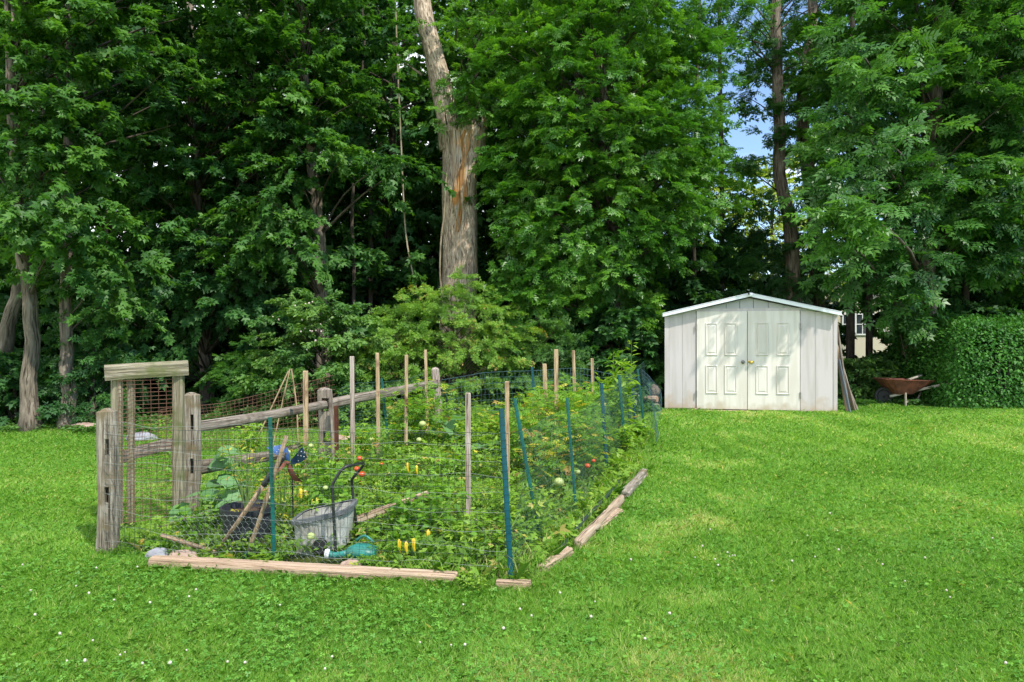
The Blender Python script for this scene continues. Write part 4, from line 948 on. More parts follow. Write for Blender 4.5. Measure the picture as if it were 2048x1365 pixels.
def build_pot():
    cx, cy_ = (492 - 1024) / F * 5.25, 5.3; z0 = g(cx, cy_)
    root = empty('plant_pot', (cx, cy_, z0), 'large black plastic nursery pot behind the two leaning tool handles', 'pot')
    t = MB(); rr = lambda r, z: [(cx + r * math.cos(6.2832 * j / 32), cy_ + r * math.sin(6.2832 * j / 32), z0 + z) for j in range(32)]
    rings(t, [rr(.165, .0), rr(.172, .04), rr(.19, .28), rr(.205, .285), rr(.207, .325), rr(.192, .325), rr(.175, .25)]); t.build('shell', M['pot'], root, smooth=False)
    s_ = MB(); s_.ball((cx, cy_, z0 + .265), .178, 24, 10, .1, (1, 1, .14), 2); s_.build('soil', M['soil'], root)
    for sx in (-1, 1):
        h = MB(); h.tube(path_pts([(cx + .1 + sx * .05 - .05, cy_ - .19, z0 + .29), (cx + .1 + sx * .02 - .05, cy_ - .225, z0 + .285), (cx + .1 - .05 + sx * .02 + .03, cy_ - .19, z0 + .29)], 6), .009, 6); h.build('handle', M['pot'], root)
build_pot()
def build_tools():
    b = at(430, 1110, 5.0); t = at(568, 912, 5.05)
    root = empty('long_handled_tool', (b.x, b.y, b.z), 'worn wooden tool handle with a black grip leaning left of the green stake', 'tool', 'leaning garden tools')
    m = MB(); m.tube([b, b.lerp(t, .3), b.lerp(t, .72)], [.017, .0175, .0175], 10); m.build('shaft', M['handle'], root, smooth=True)
    m = MB(); m.tube([b.lerp(t, .70), b.lerp(t, .71), b.lerp(t, .74), b.lerp(t, .98), t], [.021, .025, .022, .024, .018], 12); m.build('grip', M['black'], root, smooth=True)
    m = MB(); e = t.lerp(b, -.03); m.tube([t, e], .010, 8); m.build('eyelet', M['steel'], root)
    b = at(486, 1133, 4.93); t = at(573, 872, 5.02)
    root = empty('garden_rake', (b.x, b.y, b.z), 'garden rake with worn handle and green head leaning right of the gripped tool', 'rake', 'leaning garden tools')
    m = MB(); m.tube(path_pts([b, b.lerp(t, .5) + Vector((.008, 0, 0)), t], 8), .0155, 10); m.build('shaft', M['handle'], root, smooth=True)
    m = MB(); m.tube([b + Vector((-.02, 0, -.03)), b.lerp(t, .12)], [.022, .018], 10); m.beam(b + Vector((-.11, -.02, -.035)), b + Vector((.09, .0, -.03)), .02, .02, ns=8)
    for i in range(9): m.tube([b + Vector((-.10 + i * .022, -.02, -.035)), b + Vector((-.10 + i * .022, -.06, -.055))], [.004, .002], 5)
    m.build('head', M['greenpost'], root)
build_tools()
def build_can():
    c = Vector(((722 - 1024) / F * 4.95, 4.95, .0)); z0 = g(c.x, c.y); cz = z0 + .09
    root = empty('watering_can', (c.x, c.y, z0), 'teal plastic watering can lying on its side with a white rose', 'watering can')
    m = MB(); L = .10
    def ring(x, rz, ry, dz=0): return [(c.x + x, c.y + ry * math.cos(6.2832 * j / 20), cz + dz + rz * math.sin(6.2832 * j / 20)) for j in range(20)]
    rings(m, [ring(-.115, .022, .03, -.02), ring(-.085, .035, .06, -.01), ring(-.03, .055, .085, -.008), ring(.05, .052, .085, -.010), ring(.105, .035, .07, -.012), ring(.12, .012, .04, -.018)])
    m.build('body', M['can'], root, smooth=True)
    s_ = MB(); s_.tube(path_pts([(c.x - .10, c.y - .02, cz - .02), (c.x - .17, c.y - .03, cz - .027), (c.x - .225, c.y - .035, cz - .02)], 8), [.026, .025, .024, .022, .021, .021, .022, .026, .032], 14); s_.build('spout', M['can'], root, smooth=True)
    r = MB(); r.tube([(c.x - .222, c.y - .035, cz - .02), (c.x - .243, c.y - .038, cz - .016), (c.x - .247, c.y - .038, cz - .016)], [.034, .037, .034], 16); r.build('rose', M['white'], root)
    h = MB(); h.tube(path_pts([(c.x - .05, c.y + .05, cz + .055), (c.x + .02, c.y + .03, cz + .095), (c.x + .09, c.y + .02, cz + .05)], 10), .009, 8); h.build('handle', M['can'], root, smooth=True)
build_can()
def build_pinwheel():
    c = at(577, 926, 5.45); root = empty('garden_pinwheel', (c.x + .01, c.y, g(c.x, c.y)), 'metal garden pinwheel with curled blue starry blades and rusty backs on a thin rod', 'pinwheel')
    m = MB(); m.tube([(c.x + .035, c.y + .02, g(c.x, c.y)), (c.x + .02, c.y + .02, c.z)], .006, 6); m.build('rod', M['black'], root)
    for k in range(4):
        a0 = math.radians(18 + 90 * k); ca, sa = math.cos(a0), math.sin(a0)
        nu, nv = 9, 5; V = []; Vb = []; 
        for i in range(nu):
            u = i / (nu - 1)
            for j in range(nv):
                v = j / (nv - 1) - .5
                rr_ = .018 + .145 * u; wd = .035 + .10 * u * (1 - .35 * u)
                px = rr_ + .02 * v; pz = v * wd + .045 * u * u
                py = -.05 * (v + .5) * (1.4 * u) - .045 * math.sin(u * 2.6) * (v + .3)
                q = Vector((c.x + px * ca - pz * sa, c.y + py, c.z + px * sa + pz * ca)); V.append(q); Vb.append(q + Vector((0, .004, 0)))
        Fc = [(i * nv + j, i * nv + j + 1, (i + 1) * nv + j + 1, (i + 1) * nv + j) for i in range(nu - 1) for j in range(nv - 1)]
        f_ = MB(); f_.add(V, Fc); bl = f_.build('blade', M['blue'] if k in (0, 1) else M['rust'], root, smooth=True)
        b_ = MB(); b_.add(Vb, Fc); b_.build('blade_back', M['rust'] if k in (0, 1) else M['blue'], bl, smooth=True)
        for (i, j) in (((4, 1), (6, 2), (7, 1), (7, 3), (5, 3), (8, 2)) if k in (0, 1) else ()):
            s_ = MB()
            p_ = V[i * nv + j] + Vector((0, -.004, 0)); n = 10; P = [p_ + Vector(((.0058 if q % 2 == 0 else .0028) * math.cos(6.2832 * q / n), 0, (.0058 if q % 2 == 0 else .0028) * math.sin(6.2832 * q / n))) for q in range(n)]
            s_.add(P, [tuple(range(n))]); s_.build('star', M['white'], bl)
    h = MB(); h.ball(c + Vector((0, -.012, 0)), .014, 10, 8); h.build('hub', M['rust'], root, smooth=True)
build_pinwheel()

for k, (bp_, tp_, d, lb) in enumerate((((497, 852), (577, 742), 9.3, 'thin leaning bean pole, leftmost of the three tied at the top'), ((541, 860), (580, 738), 9.4, 'thin bean pole in the middle of the three tied at the top'), ((597, 872), (583, 738), 9.2, 'kinked bean pole, rightmost of the three tied at the top'))):
    x = (bp_[0] - 1024) / F * d; m = MB(); t = at(*tp_, d); z = g(x, d); mid = Vector((x, d, z)).lerp(t, .55) + Vector((.03 if k == 2 else .0, 0, 0))
    m.tube(path_pts([(x, d, z), mid, t], 8), .009, 6); tag(m.build('bean_pole', M['stake_tan'], at=(x, d, z)), lb, 'pole', 'bean poles')

# ------------------------------------------------------------------ garden vegetation
def build_weeds():
    rng = np.random.default_rng(21)
    N = 52000
    y = rng.uniform(4.45, 11.6, N); x = rng.uniform(-3.0, 2.2, N)
    k = in_poly(x, y, GARDEN) & (rng.random(N) < np.clip(1.35 - y * .06, 0, 1)); x, y = x[k], y[k]
    q = np.stack([x, y], 1); dens = .5 + .5 * noise(q, 2.6, 4)
    k = rng.random(len(x)) < 0.35 + 0.75 * dens; x, y, q, dens = x[k], y[k], q[k], dens[k]
    clear = (x > -1.62) & (x < -.93) & (y > 4.6) & (y < 5.02)
    x, y, q, dens = x[~clear], y[~clear], q[~clear], dens[~clear]
    n = len(x); hm = 0.05 + 0.15 * np.clip(dens + .2 * noise(q, 6, 2), 0, 1.2) * np.where(x < -1.9, .75, 1) * np.where(y < 4.95 - (x + 2.5) * .1, .5, 1)
    z = G(x, y) + rng.uniform(0.1, 1, n) * hm
    P = np.stack([x, y, z], 1); a = rng.uniform(0, 6.28, n)
    D = np.stack([np.cos(a), np.sin(a), rng.uniform(-.3, .5, n)], 1); Nn = nrm(UP + rng.normal(0, .5, (n, 3)))
    S = rng.uniform(.02, .052, n) * (1 + .03 * y); tn = .45 + .2 * noise(q, 1.8, 7) + rng.normal(0, .17, n)
    tn = np.where(rng.random(n) < .03, 1.0, tn)
    B1 = (leaf_arrays(P, D, Nn, S, T_SIMPLE), T_SIMPLE[1], tn)
    k = rng.random(n) < .25; B2 = (leaf_arrays(P[k] + [0, 0, .02], D[k] * [-1, 1, 1], Nn[k], S[k] * 1.5, T_PALM), T_PALM[1], tn[k])
    tag(link('weeds', fast_mesh('weeds', [B1, B2]), M['weed']), kind='stuff')
    # fine tall grass inside the bed, denser at the front and right edges
    N = 42000; y = rng.uniform(4.45, 11.6, N); x = rng.uniform(-3.2, 2.4, N)
    k = in_poly(x, y, GARDEN) & ~((x > -1.62) & (x < -.93) & (y > 4.6) & (y < 5.02)); x, y = x[k], y[k]; q = np.stack([x, y], 1); n = len(x)
    edge = np.exp(-((y - (4.85 - (x + 2.5) * .16)) / .28) ** 2) + np.exp(-((x - (.1 + (y - 4.4) * .37)) / .22) ** 2)
    k = rng.random(n) < .4 + .6 * edge; x, y, q, edge = x[k], y[k], q[k], edge[k]; n = len(x)
    h = rng.uniform(.05, .13, n) * (1 + .7 * edge * (x > -.7)); w = np.maximum(.0028, .0009 * y); ang = rng.uniform(0, 6.28, n); ln = h * rng.uniform(.2, 1.1, n)
    dx, dy = np.cos(ang) * ln, np.sin(ang) * ln; z = G(x, y); a2 = rng.uniform(0, 6.28, n); wx, wy = np.cos(a2) * w / 2, np.sin(a2) * w / 2
    V = np.stack([np.stack([x - wx, y - wy, z], 1), np.stack([x + wx, y + wy, z], 1), np.stack([x + wx + dx * .35, y + wy + dy * .35, z + h * .6], 1), np.stack([x + dx, y + dy, z + h * .9], 1), np.stack([x - wx + dx * .35, y - wy + dy * .35, z + h * .6], 1)], 1)
    tag(link('tall_grass', fast_mesh('tall_grass', [(V, [(0, 1, 2, 3, 4)], np.where(rng.random(n) < .2, rng.uniform(.88, 1, n), .35 + rng.normal(0, .2, n)))]), M['grass']), kind='stuff')
    # low growth along the foot of the wood
    N = 46000; x = rng.uniform(-12, 12, N); y = edge_y(x) + rng.exponential(.7, N) - .25; q = np.stack([x, y], 1)
    k = ~((x > 2.7) & (x < 6.05) & (y < 15.5)) & (noise(q, 1.5, 3) > -.6); x, y, q = x[k], y[k], q[k]; n = len(x)
    hh = .12 + .22 * sstep(-.5, .8, noise(q, 1.2, 8)) * sstep(0, 1, y - edge_y(x))
    P = np.stack([x, y, G(x, y) + rng.random(n) * hh], 1); a = rng.uniform(0, 6.28, n)
    D = np.stack([np.cos(a), np.sin(a), rng.uniform(-.3, .5, n)], 1)
    tag(link('undergrowth', fast_mesh('undergrowth', [(leaf_arrays(P, D, nrm(UP + rng.normal(0, .45, (n, 3))), rng.uniform(.05, .10, n), T_SIMPLE), T_SIMPLE[1], .42 + .25 * noise(q, 1.7, 2) + rng.normal(0, .16, n))]), M['bushgreen']), kind='stuff')
build_weeds()

def plant(name, px, d, h, w, label, mat='veg', leaf=.07, T=T_SIMPLE, n=130, stems=5, seed=0, fruits=(), group=None, tint=(.2, .75), cat='plant', zoff=0.0, upright=.5, yellow=0.0, x=None):
    rng = np.random.default_rng(seed + 100)
    if name == 'tomato_plant': h *= (1.22 if d < 9.3 else .98); n = int(n * (1.8 if px > 1040 else 1.35)); w *= 1.15
    if name == 'leafy_weed' and h > .2: h *= 1.3; n = int(n * 1.1)
    x = (px - 1024) / F * d if x is None else x; z = g(x, d) + zoff; root = empty(name, (x, d, z), label, cat, group)
    sb = MB(); Ps = []; Ds = []
    for i in range(stems):
        a = 6.28318 * (i + rng.random() * .6) / stems; r = w / 2 * rng.uniform(.5, 1) * (0.25 if i == 0 else 1)
        hh = h * (1.0 if i == 0 else rng.uniform(.6, .98))
        p = path_pts([(x, d, z), (x + .45 * r * math.cos(a), d + .45 * r * math.sin(a), z + hh * .55), (x + r * math.cos(a), d + r * math.sin(a), z + hh)], 6)
        sb.tube(p, [.007 * (1 - .7 * t / 6) for t in range(7)], 5, cap=False)
        m_ = max(4, n // stems)
        for k in range(m_):
            t = rng.uniform(.18, 1) ** .8 * 6; i0 = min(int(t), 5); q = p[i0].lerp(p[i0 + 1], t - i0); Ps.append(list(q)); b = rng.uniform(0, 6.28); Ds.append([math.cos(b), math.sin(b), rng.uniform(-.45, upright)])
    Ps = np.array(Ps); Ds = nrm(np.array(Ds)); m_ = len(Ps)
    Ps = Ps + Ds * rng.uniform(.01, .10, m_)[:, None] * (w / .5)
    Nn = nrm(UP * 1.0 + Ds * .3 + rng.normal(0, .35, (m_, 3))); tn = rng.uniform(*tint, m_)
    if yellow: tn = np.where((rng.random(m_) < yellow), rng.uniform(.9, 1, m_), tn)
    sb.build('stem', M['weed_stem'], root)
    link('leaves', fast_mesh('leaves', [(leaf_arrays(Ps, Ds, Nn, leaf * rng.uniform(.6, 1.15, m_), T), T[1], tn)], (x, d, z)), M[mat], root)
    for (kind, fpx, fpy, fd, r) in fruits:
        c = at(fpx, fpy, fd); f = MB()
        if kind == 'pepper': f.tube([c + Vector((0, 0, .045)), c + Vector((.002, 0, .03)), c, c + Vector((.006, 0, -.035)), c + Vector((.010, 0, -.055))], [r * .45, r, r * .9, r * .55, r * .12], 8); f.build('pepper', M['pepper_yellow'], root, smooth=True)
        else:
            f.ball(c, r, 14, 10, .03, (1.05, 1.05, .88)); f.build('tomato', M['tomato_red' if kind == 'red' else 'tomato_green'], root, smooth=True)
    return root
M['weed_stem'] = plain_mat('green_stem', (0.13, 0.22, 0.05), 0.6, var=0.3, scale=20)

TG = 'tomato plants'; PG = 'pepper plants'; BG = 'leafy garden weeds'
plant('pepper_plant', 655, 6.3, .52, .62, 'bushy bright green pepper plant behind the pinwheel with a yellow pepper low down', leaf=.095, n=230, stems=8, seed=1, fruits=[('pepper', 601, 988, 5.75, .016), ('green', 651, 976, 6.0, .022)], group=PG)
plant('pepper_plant', 855, 5.55, .42, .60, 'large leafed pepper plant left of the lone grey stake', leaf=.11, n=230, stems=8, seed=2, fruits=[('pepper', 856, 1072, 5.1, .016)], group=PG, tint=(.1, .6))
plant('pepper_plant', 815, 5.05, .26, .34, 'low pepper plant with three yellow peppers right of the watering can', leaf=.085, n=120, stems=6, seed=3, fruits=[('pepper', 798, 1092, 4.8, .013), ('pepper', 812, 1096, 4.8, .014), ('pepper', 827, 1090, 4.8, .015)], group=PG)
plant('pepper_plant', 800, 7.0, .42, .45, 'small pepper plant with slim yellow pods in the middle of the bed', leaf=.09, n=150, stems=6, seed=4, fruits=[('pepper', 815, 935, 6.7, .014), ('pepper', 833, 940, 6.75, .013)], group=PG)
plant('tomato_plant', 610, 7.4, .55, .5, 'tomato plant around the leftmost brown stake', leaf=.10, T=T_PIN2, n=90, stems=7, seed=5, fruits=[('green', 622, 892, 7.2, .027), ('green', 576, 905, 7.0, .03)], group=TG, yellow=.10)
plant('tomato_plant', 704, 7.7, .45, .35, 'thin withered tomato plant with a cluster of red tomatoes by the tall grey stake', leaf=.09, T=T_PIN2, n=50, stems=6, seed=6, fruits=[('red', 719, 917, 7.2, .028), ('red', 714, 938, 7.2, .030), ('red', 724, 949, 7.2, .034), ('red', 722, 966, 7.2, .022)], group=TG, yellow=.35)
plant('tomato_plant', 757, 8.4, .50, .42, 'tomato plant with one red and one green tomato round the tall tan stake', leaf=.10, T=T_PIN2, n=60, stems=6, seed=7, fruits=[('red', 762, 929, 7.9, .033), ('green', 743, 879, 8.3, .030)], group=TG, yellow=.15)
plant('tomato_plant', 838, 9.6, .98, .85, 'tall bushy tomato plant before the far slotted fence post', leaf=.15, T=T_PIN, n=260, stems=12, seed=8, fruits=[('green', 845, 848, 9.1, .045)], group=TG, yellow=.10)
plant('tomato_plant', 800, 9.4, .55, .5, 'lower tomato plant left of the tall bushy one', leaf=.13, T=T_PIN, n=90, stems=7, seed=9, fruits=[('green', 838, 880, 8.9, .035)], group=TG, yellow=.06)
plant('tomato_plant', 1082, 8.6, .75, .65, 'yellowing tomato plant at the foot of the tall stakes on the right', leaf=.13, T=T_PIN, n=150, stems=9, seed=10, group=TG, yellow=.22)
plant('tomato_plant', 1140, 8.3, .80, .62, 'tangled tomato plant right of the tallest stake', leaf=.13, T=T_PIN, n=170, stems=9, seed=11, fruits=[('green', 1118, 964, 6.6, .045)], group=TG, yellow=.14)
plant('tomato_plant', 1100, 7.0, .62, .62, 'tomato plant with yellow leaves and a big pale tomato behind the leaning green stakes', leaf=.12, T=T_PIN, n=130, stems=9, seed=12, fruits=[('red', 1175, 932, 7.0, .028), ('green', 1155, 944, 6.9, .030)], group=TG, yellow=.34)
plant('tomato_plant', 1168, 7.5, .68, .55, 'tomato plant against the right wire mesh with a small red tomato', leaf=.12, T=T_PIN, n=130, stems=8, seed=13, fruits=[('red', 1187, 922, 7.2, .022)], group=TG, yellow=.2)
plant('tomato_plant', 1185, 8.8, .75, .6, 'tomato plant between the far stake and the right mesh', leaf=.13, T=T_PIN, n=150, stems=9, seed=14, group=TG, yellow=.05)
plant('tomato_plant', 1120, 9.9, .85, .7, 'feathery tomato plant in front of the back fence', leaf=.14, T=T_PIN, n=170, stems=10, seed=15, group=TG, yellow=.03)
plant('tomato_plant', 565, 5.9, .45, .4, 'dry browning tomato plant behind the black pot', leaf=.09, T=T_PIN2, n=70, stems=7, seed=16, fruits=[('green', 610, 983, 5.6, .014)], group=TG, yellow=.5)
plant('tomato_plant', 560, 5.55, .38, .55, 'straggly tomato plant sprawling over the left edge of the grey cart', leaf=.07, T=T_PIN2, n=160, stems=10, seed=17, fruits=[('green', 622, 1073, 4.98, .030), ('green', 538, 996, 5.3, .022)], group=TG, yellow=.28)
for i, (px, d, h, w, lb) in enumerate(((1055, 8.0, .72, .55, 'bushy tomato plant left of the yellowing one'), (1130, 9.2, .8, .6, 'tall tomato plant tied to the tallest stake'), (1203, 9.6, .75, .45, 'tomato plant before the tall narrow leafed weed'), (1168, 8.0, .75, .5, 'dense tomato plant pressed against the right mesh'), (1090, 10.5, .6, .7, 'dark tomato plant near the back fence stake'), (1045, 9.6, .5, .6, 'spreading tomato plant near the middle of the back fence'), (1205, 10.6, .6, .5, 'tomato plant filling the back right corner'), (1120, 7.6, .6, .5, 'shorter tomato plant behind the big pale tomato'), (985, 10.2, .42, .7, 'low tomato plant in front of the back fence'))):
    plant('tomato_plant', px, d, h, w, lb, leaf=.12, T=T_PIN, n=140, stems=9, seed=60 + i, group=TG, yellow=.06 + .04 * (i % 3), tint=(.1 + .1 * (i % 3), .75))
plant('potted_plant', 492, 5.32, .62, .36, 'withered upright plant growing in the black pot', mat='veg', leaf=.07, T=T_NARROW, n=80, stems=9, seed=18, zoff=.27, yellow=.6, upright=.9)
plant('squash_plant', 428, 5.9, .36, .55, 'broad pale grey green squash leaves beside the second fence post', mat='greyveg', leaf=.19, T=T_LOBE, n=17, stems=5, seed=19)
plant('squash_plant', 465, 6.4, .62, .40, 'upright pale squash leaves above the broken lower rail', mat='greyveg', leaf=.17, T=T_LOBE, n=14, stems=4, seed=20)
plant('squash_plant', 905, 9.6, .40, .7, 'spiky pale squash leaves at the far end of the bed', mat='greyveg', leaf=.2, T=T_LOBE, n=16, stems=5, seed=25)
plant('squash_plant', 995, 8.6, .34, .5, 'pale rounded squash leaves left of the tan stake behind the blue green one', mat='greyveg', leaf=.17, T=T_LOBE, n=12, stems=4, seed=26)
plant('tall_weed', 1240, 9.3, 1.32, .42, 'tall upright weed with long narrow leaves at the far right corner of the garden', mat='weed', leaf=.17, T=T_NARROW, n=230, stems=7, seed=21, upright=.9, tint=(.35, .8))
plant('tall_weed', 1222, 9.7, 1.25, .5, 'leafy weed clump crowding the far right corner behind the tall one', mat='veg', leaf=.14, T=T_NARROW, n=260, stems=9, seed=29, upright=.9, tint=(.25, .75))
plant('tall_weed', 1262, 9.8, 1.42, .25, 'slender budding weed rising highest beside the blue stakes', mat='weed', leaf=.10, T=T_NARROW, n=90, stems=3, seed=22, upright=1.0, tint=(.5, .9))
plant('pepper_plant', 1168, 6.15, .26, .18, 'small yellow green seedling inside the right wire mesh', mat='weed', leaf=.085, n=26, stems=4, seed=23, tint=(.85, .98), group=PG)
plant('leafy_weed', 1232, 7.8, .16, .24, 'single low weed with broad bright leaves beside the rotten timber', leaf=.13, n=12, stems=3, seed=24, tint=(.7, .85))
plant('leafy_weed', 945, 4.42, .10, .24, 'round clump of bright weed growing on the front timber', mat='weed', leaf=.035, n=160, stems=9, seed=27, tint=(.4, .85))
spots = [(880, 6.7, .32, .6), (960, 6.2, .26, .5), (900, 7.8, .34, .7), (985, 7.6, .36, .6), (1030, 6.2, .34, .5), (930, 5.2, .22, .5), (1000, 5.1, .24, .5), (760, 6.5, .24, .5), (700, 5.7, .26, .45), (860, 4.85, .16, .5), (745, 4.85, .12, .35), (1060, 5.6, .32, .4), (395, 5.5, .28, .4), (300, 5.3, .18, .4), (340, 5.2, .14, .35), (470, 5.05, .16, .4), (560, 4.95, .16, .3), (960, 9.0, .34, .8), (1040, 9.9, .40, .8), (950, 10.6, .36, .9), (720, 9.2, .36, .7), (640, 8.0, .3, .5), (545, 7.6, .36, .5), (500, 8.8, .42, .5), (1030, 7.9, .40, .6), (1075, 10.9, .45, .8), (1165, 10.8, .5, .7), (885, 10.9, .40, .7), (1215, 8.3, .5, .35), (1250, 8.6, .35, .35), (355, 7.6, .35, .35), (330, 9.4, .4, .5), (1275, 9.4, .3, .35)]
wpos = ['beyond the lone grey stake', 'right of the lone grey stake', 'in mid bed before the squash leaves', 'between the two squash plants', 'at the foot of the thick blue green stake', 'at the front of the bed under the twine', 'inside the front right corner', 'behind the pale bed board', 'just right of the cart handle', 'behind the long front timber', 'beside the watering can', 'between the two leaning right stakes', 'under the grey green squash leaves', 'behind the corner post', 'among the rocks', 'at the foot of the gripped tool', 'at the foot of the left green stake', 'behind the lone pale squash', 'left of the feathery tomato', 'near the far slotted post', 'behind the tall tan stake', 'behind the rusty metal post', 'hanging on the upper fence rail', 'below the bean poles', 'left of the yellowing tomato', 'under the back fence stake', 'in the back right corner', 'behind the far slotted post', 'against the right mesh', 'outside the right mesh', 'seen through the gate', 'far behind the gate', 'at the outer foot of the far right mesh']
for i, ((px, d, h, w), wp) in enumerate(zip(spots, wpos)):
    plant('leafy_weed', px, d, h, w, 'leafy green weed clump ' + wp, mat='weed' if i % 2 else 'veg', leaf=.045 + .004 * d, T=[T_SIMPLE, T_PIN2, T_PALM][i % 3], n=int(90 + 60 * w / .5), stems=8, seed=200 + i, tint=(.25 + .1 * (i % 3), .8), yellow=.02 + .02 * (i % 4), group=BG)

# ------------------------------------------------------------------ hedge and bushes
def leaf_box_bush(name, label, cat, c, hs, n, leaf, mat, seed, pw=5, lump=.06, tint=(.15, .8)):
    rng = np.random.default_rng(seed)
    z = g(c[0], c[1]); root = empty(name, (c[0], c[1], z), label, cat)
    u = rng.normal(0, 1, (n, 3)); u[:, 2] = np.abs(u[:, 2] * 1.15) - .02 * 0; u = nrm(u)
    k = (np.abs(u) ** pw).sum(1) ** (-1 / pw); S = u * k[:, None]
    depth = rng.exponential(.06, n).clip(0, .35) - np.where(rng.random(n) < .03, rng.uniform(0, .07, n), 0)
    lp = lump * noise(S * 2.2 + seed, 2.2, 4) + lump * .6 * noise(S * 5, 2.6, 6)
    P = S * (1 + lp - depth)[:, None] * np.array([hs[0], hs[1], hs[2]]) + np.array([c[0], c[1], z + .02])
    P = P + rng.normal(0, .015, (n, 3)); Nf = nrm(np.sign(u) * np.abs(u) ** 3 / np.array(hs) + 1e-6)
    D = nrm(rng.normal(0, 1, (n, 3)) * .6 + np.array([0, 0, -.35]) + Nf * .5); Nn = nrm(Nf + UP * .6 + rng.normal(0, .4, (n, 3)))
    tn = rng.uniform(*tint, n) + .18 * noise(S * 3, 2, 9)
    link('foliage', fast_mesh('foliage', [(leaf_arrays(P, D, Nn, leaf * rng.uniform(.6, 1.25, n), T_SIMPLE), T_SIMPLE[1], tn)], (c[0], c[1], z)), M[mat], root)
    b = MB()
    for i in range(12):
        x = c[0] + rng.uniform(-.8, .8) * hs[0]; yy = c[1] + rng.uniform(-.5, .5) * hs[1]; b.tube(path_pts([(x, yy, z), (x + rng.normal(0, .1), yy, z + hs[2] * .4), (x + rng.normal(0, .25), yy + rng.normal(0, .1), z + hs[2] * .85)], 5), [.03, .027, .022, .018, .014, .01], 5, cap=False)
    b.build('stem', M['branch'], root)
leaf_box_bush('clipped_hedge', 'big clipped dark green hedge at the right edge of the lawn', 'hedge', (10.30, 13.75), (1.98, 1.0, 1.66), 36000, .08, 'hedge', 31, 5.5, .07)
leaf_box_bush('clipped_hedge', 'smaller rounded hedge section set back left of the big clipped hedge', 'hedge', (9.02, 14.6), (.72, .8, 1.80), 11000, .085, 'hedge', 32, 4, .06)

def bush(name, label, px, d, w, dep, h, ncl, leafmat, leaf, T, seed, nsp=9, nleaf=22, group=None, z0=.3, cr_=.34, tint=(.2, .85), length=.5, flat=.35, y=None):
    ncl = int(ncl * 1.3); nleaf = int(nleaf * 1.5); leaf *= 1.12
    rng = np.random.default_rng(seed); x = (px - 1024) / F * d; z = g(x, d)
    C = ellipsoid_clumps((x, d, z + z0), (w / 2, dep / 2, h - z0), ncl, rng, .5, z + .12)
    return make_tree(name, label, 'bush', [(x, d + .1, z), (x + .05, d + .1, z + h * .3), (x, d + .1, z + h * .6)], .05, .02, C, cr_, leafmat, leaf, T, nsp, nleaf, 'branch', seed, group, tint, length, 1.2, 8, True, .03, flat, .1)
UG = 'bushes at the foot of the wood'
bush('spreading_bush', 'yellow green spreading bush with reddish tips before the big scarred trunk', 905, 12.9, 3.3, 1.7, 2.7, 80, 'bushyellow', .060, T_PIN2, 41, 11, 24, UG, .5, .36, (.3, .86), .5, .28)
bush('spreading_bush', 'yellow green bush lobe left of the scarred trunk', 800, 12.6, 1.9, 1.3, 2.15, 34, 'bushyellow', .058, T_PIN2, 42, 11, 24, UG, .4, .34, (.3, .84), .5, .28)
bush('round_bush', 'light green bush with pale blossoms behind the bean poles', 640, 12.5, 2.5, 1.5, 2.65, 46, 'bushgreen', .075, T_SIMPLE, 43, 11, 34, UG, .5, .36, (.3, .95), .5, .35)
bush('round_bush', 'drooping dark bush between the bean poles bush and the gate', 500, 13.0, 1.5, 1.2, 1.75, 20, 'maple', .11, T_PIN, 44, 8, 12, UG, .4, .36, (.35, .8), .6, .35)
bush('round_bush', 'mid green bush right of the yellow green one behind the back fence', 1080, 12.9, 2.0, 1.3, 1.75, 30, 'bushgreen', .075, T_PIN2, 45, 10, 18, UG, .4, .36, (.2, .6), .5, .3)
bush('round_bush', 'dark leafy bush filling the space left of the shed', 1240, 13.6, 2.3, 1.5, 2.1, 34, 'hickory', .12, T_SIMPLE, 46, 10, 26, UG, .5, .4, (.1, .5), .6, .4)
bush('round_bush', 'low bright bush growing between the shed and the wheelbarrow', 1718, 14.6, 1.6, 1.2, .95, 22, 'bushgreen', .075, T_SIMPLE, 47, 10, 26, UG, .25, .3, (.25, .9), .4, .35)
bush('round_bush', 'low green bush behind the wheelbarrow', 1800, 15.3, 1.7, 1.2, 1.2, 22, 'maple', .10, T_SIMPLE, 48, 10, 26, UG, .25, .34, (.25, .8), .4, .35)
bush('round_bush', 'low dark bush under the leftmost leaning trunk', 20, 12.6, 1.4, 1.2, 1.3, 18, 'mapledeep', .10, T_PALM, 49, 8, 20, UG, .25, .34, (.2, .8), .4, .35)
bush('round_bush', 'leafy sapling growing round the third trunk from the left', 175, 12.7, 1.8, 1.2, 2.15, 22, 'mapledeep', .12, T_PIN2, 50, 8, 14, UG, .9, .36, (.3, .9), .55, .35)
bf = MB(); rb = np.random.default_rng(77)
for i in range(22):
    c = at(rb.normal(612, 30), rb.normal(665, 26) if i % 3 else rb.normal(612, 14), 11.72 + rb.uniform(0, .4)); bf.ball(c, rb.uniform(.010, .018), 6, 4, .3)
tag(bf.build('pale_blossom', M['flower'], at=at(625, 655, 11.9)), kind='stuff')

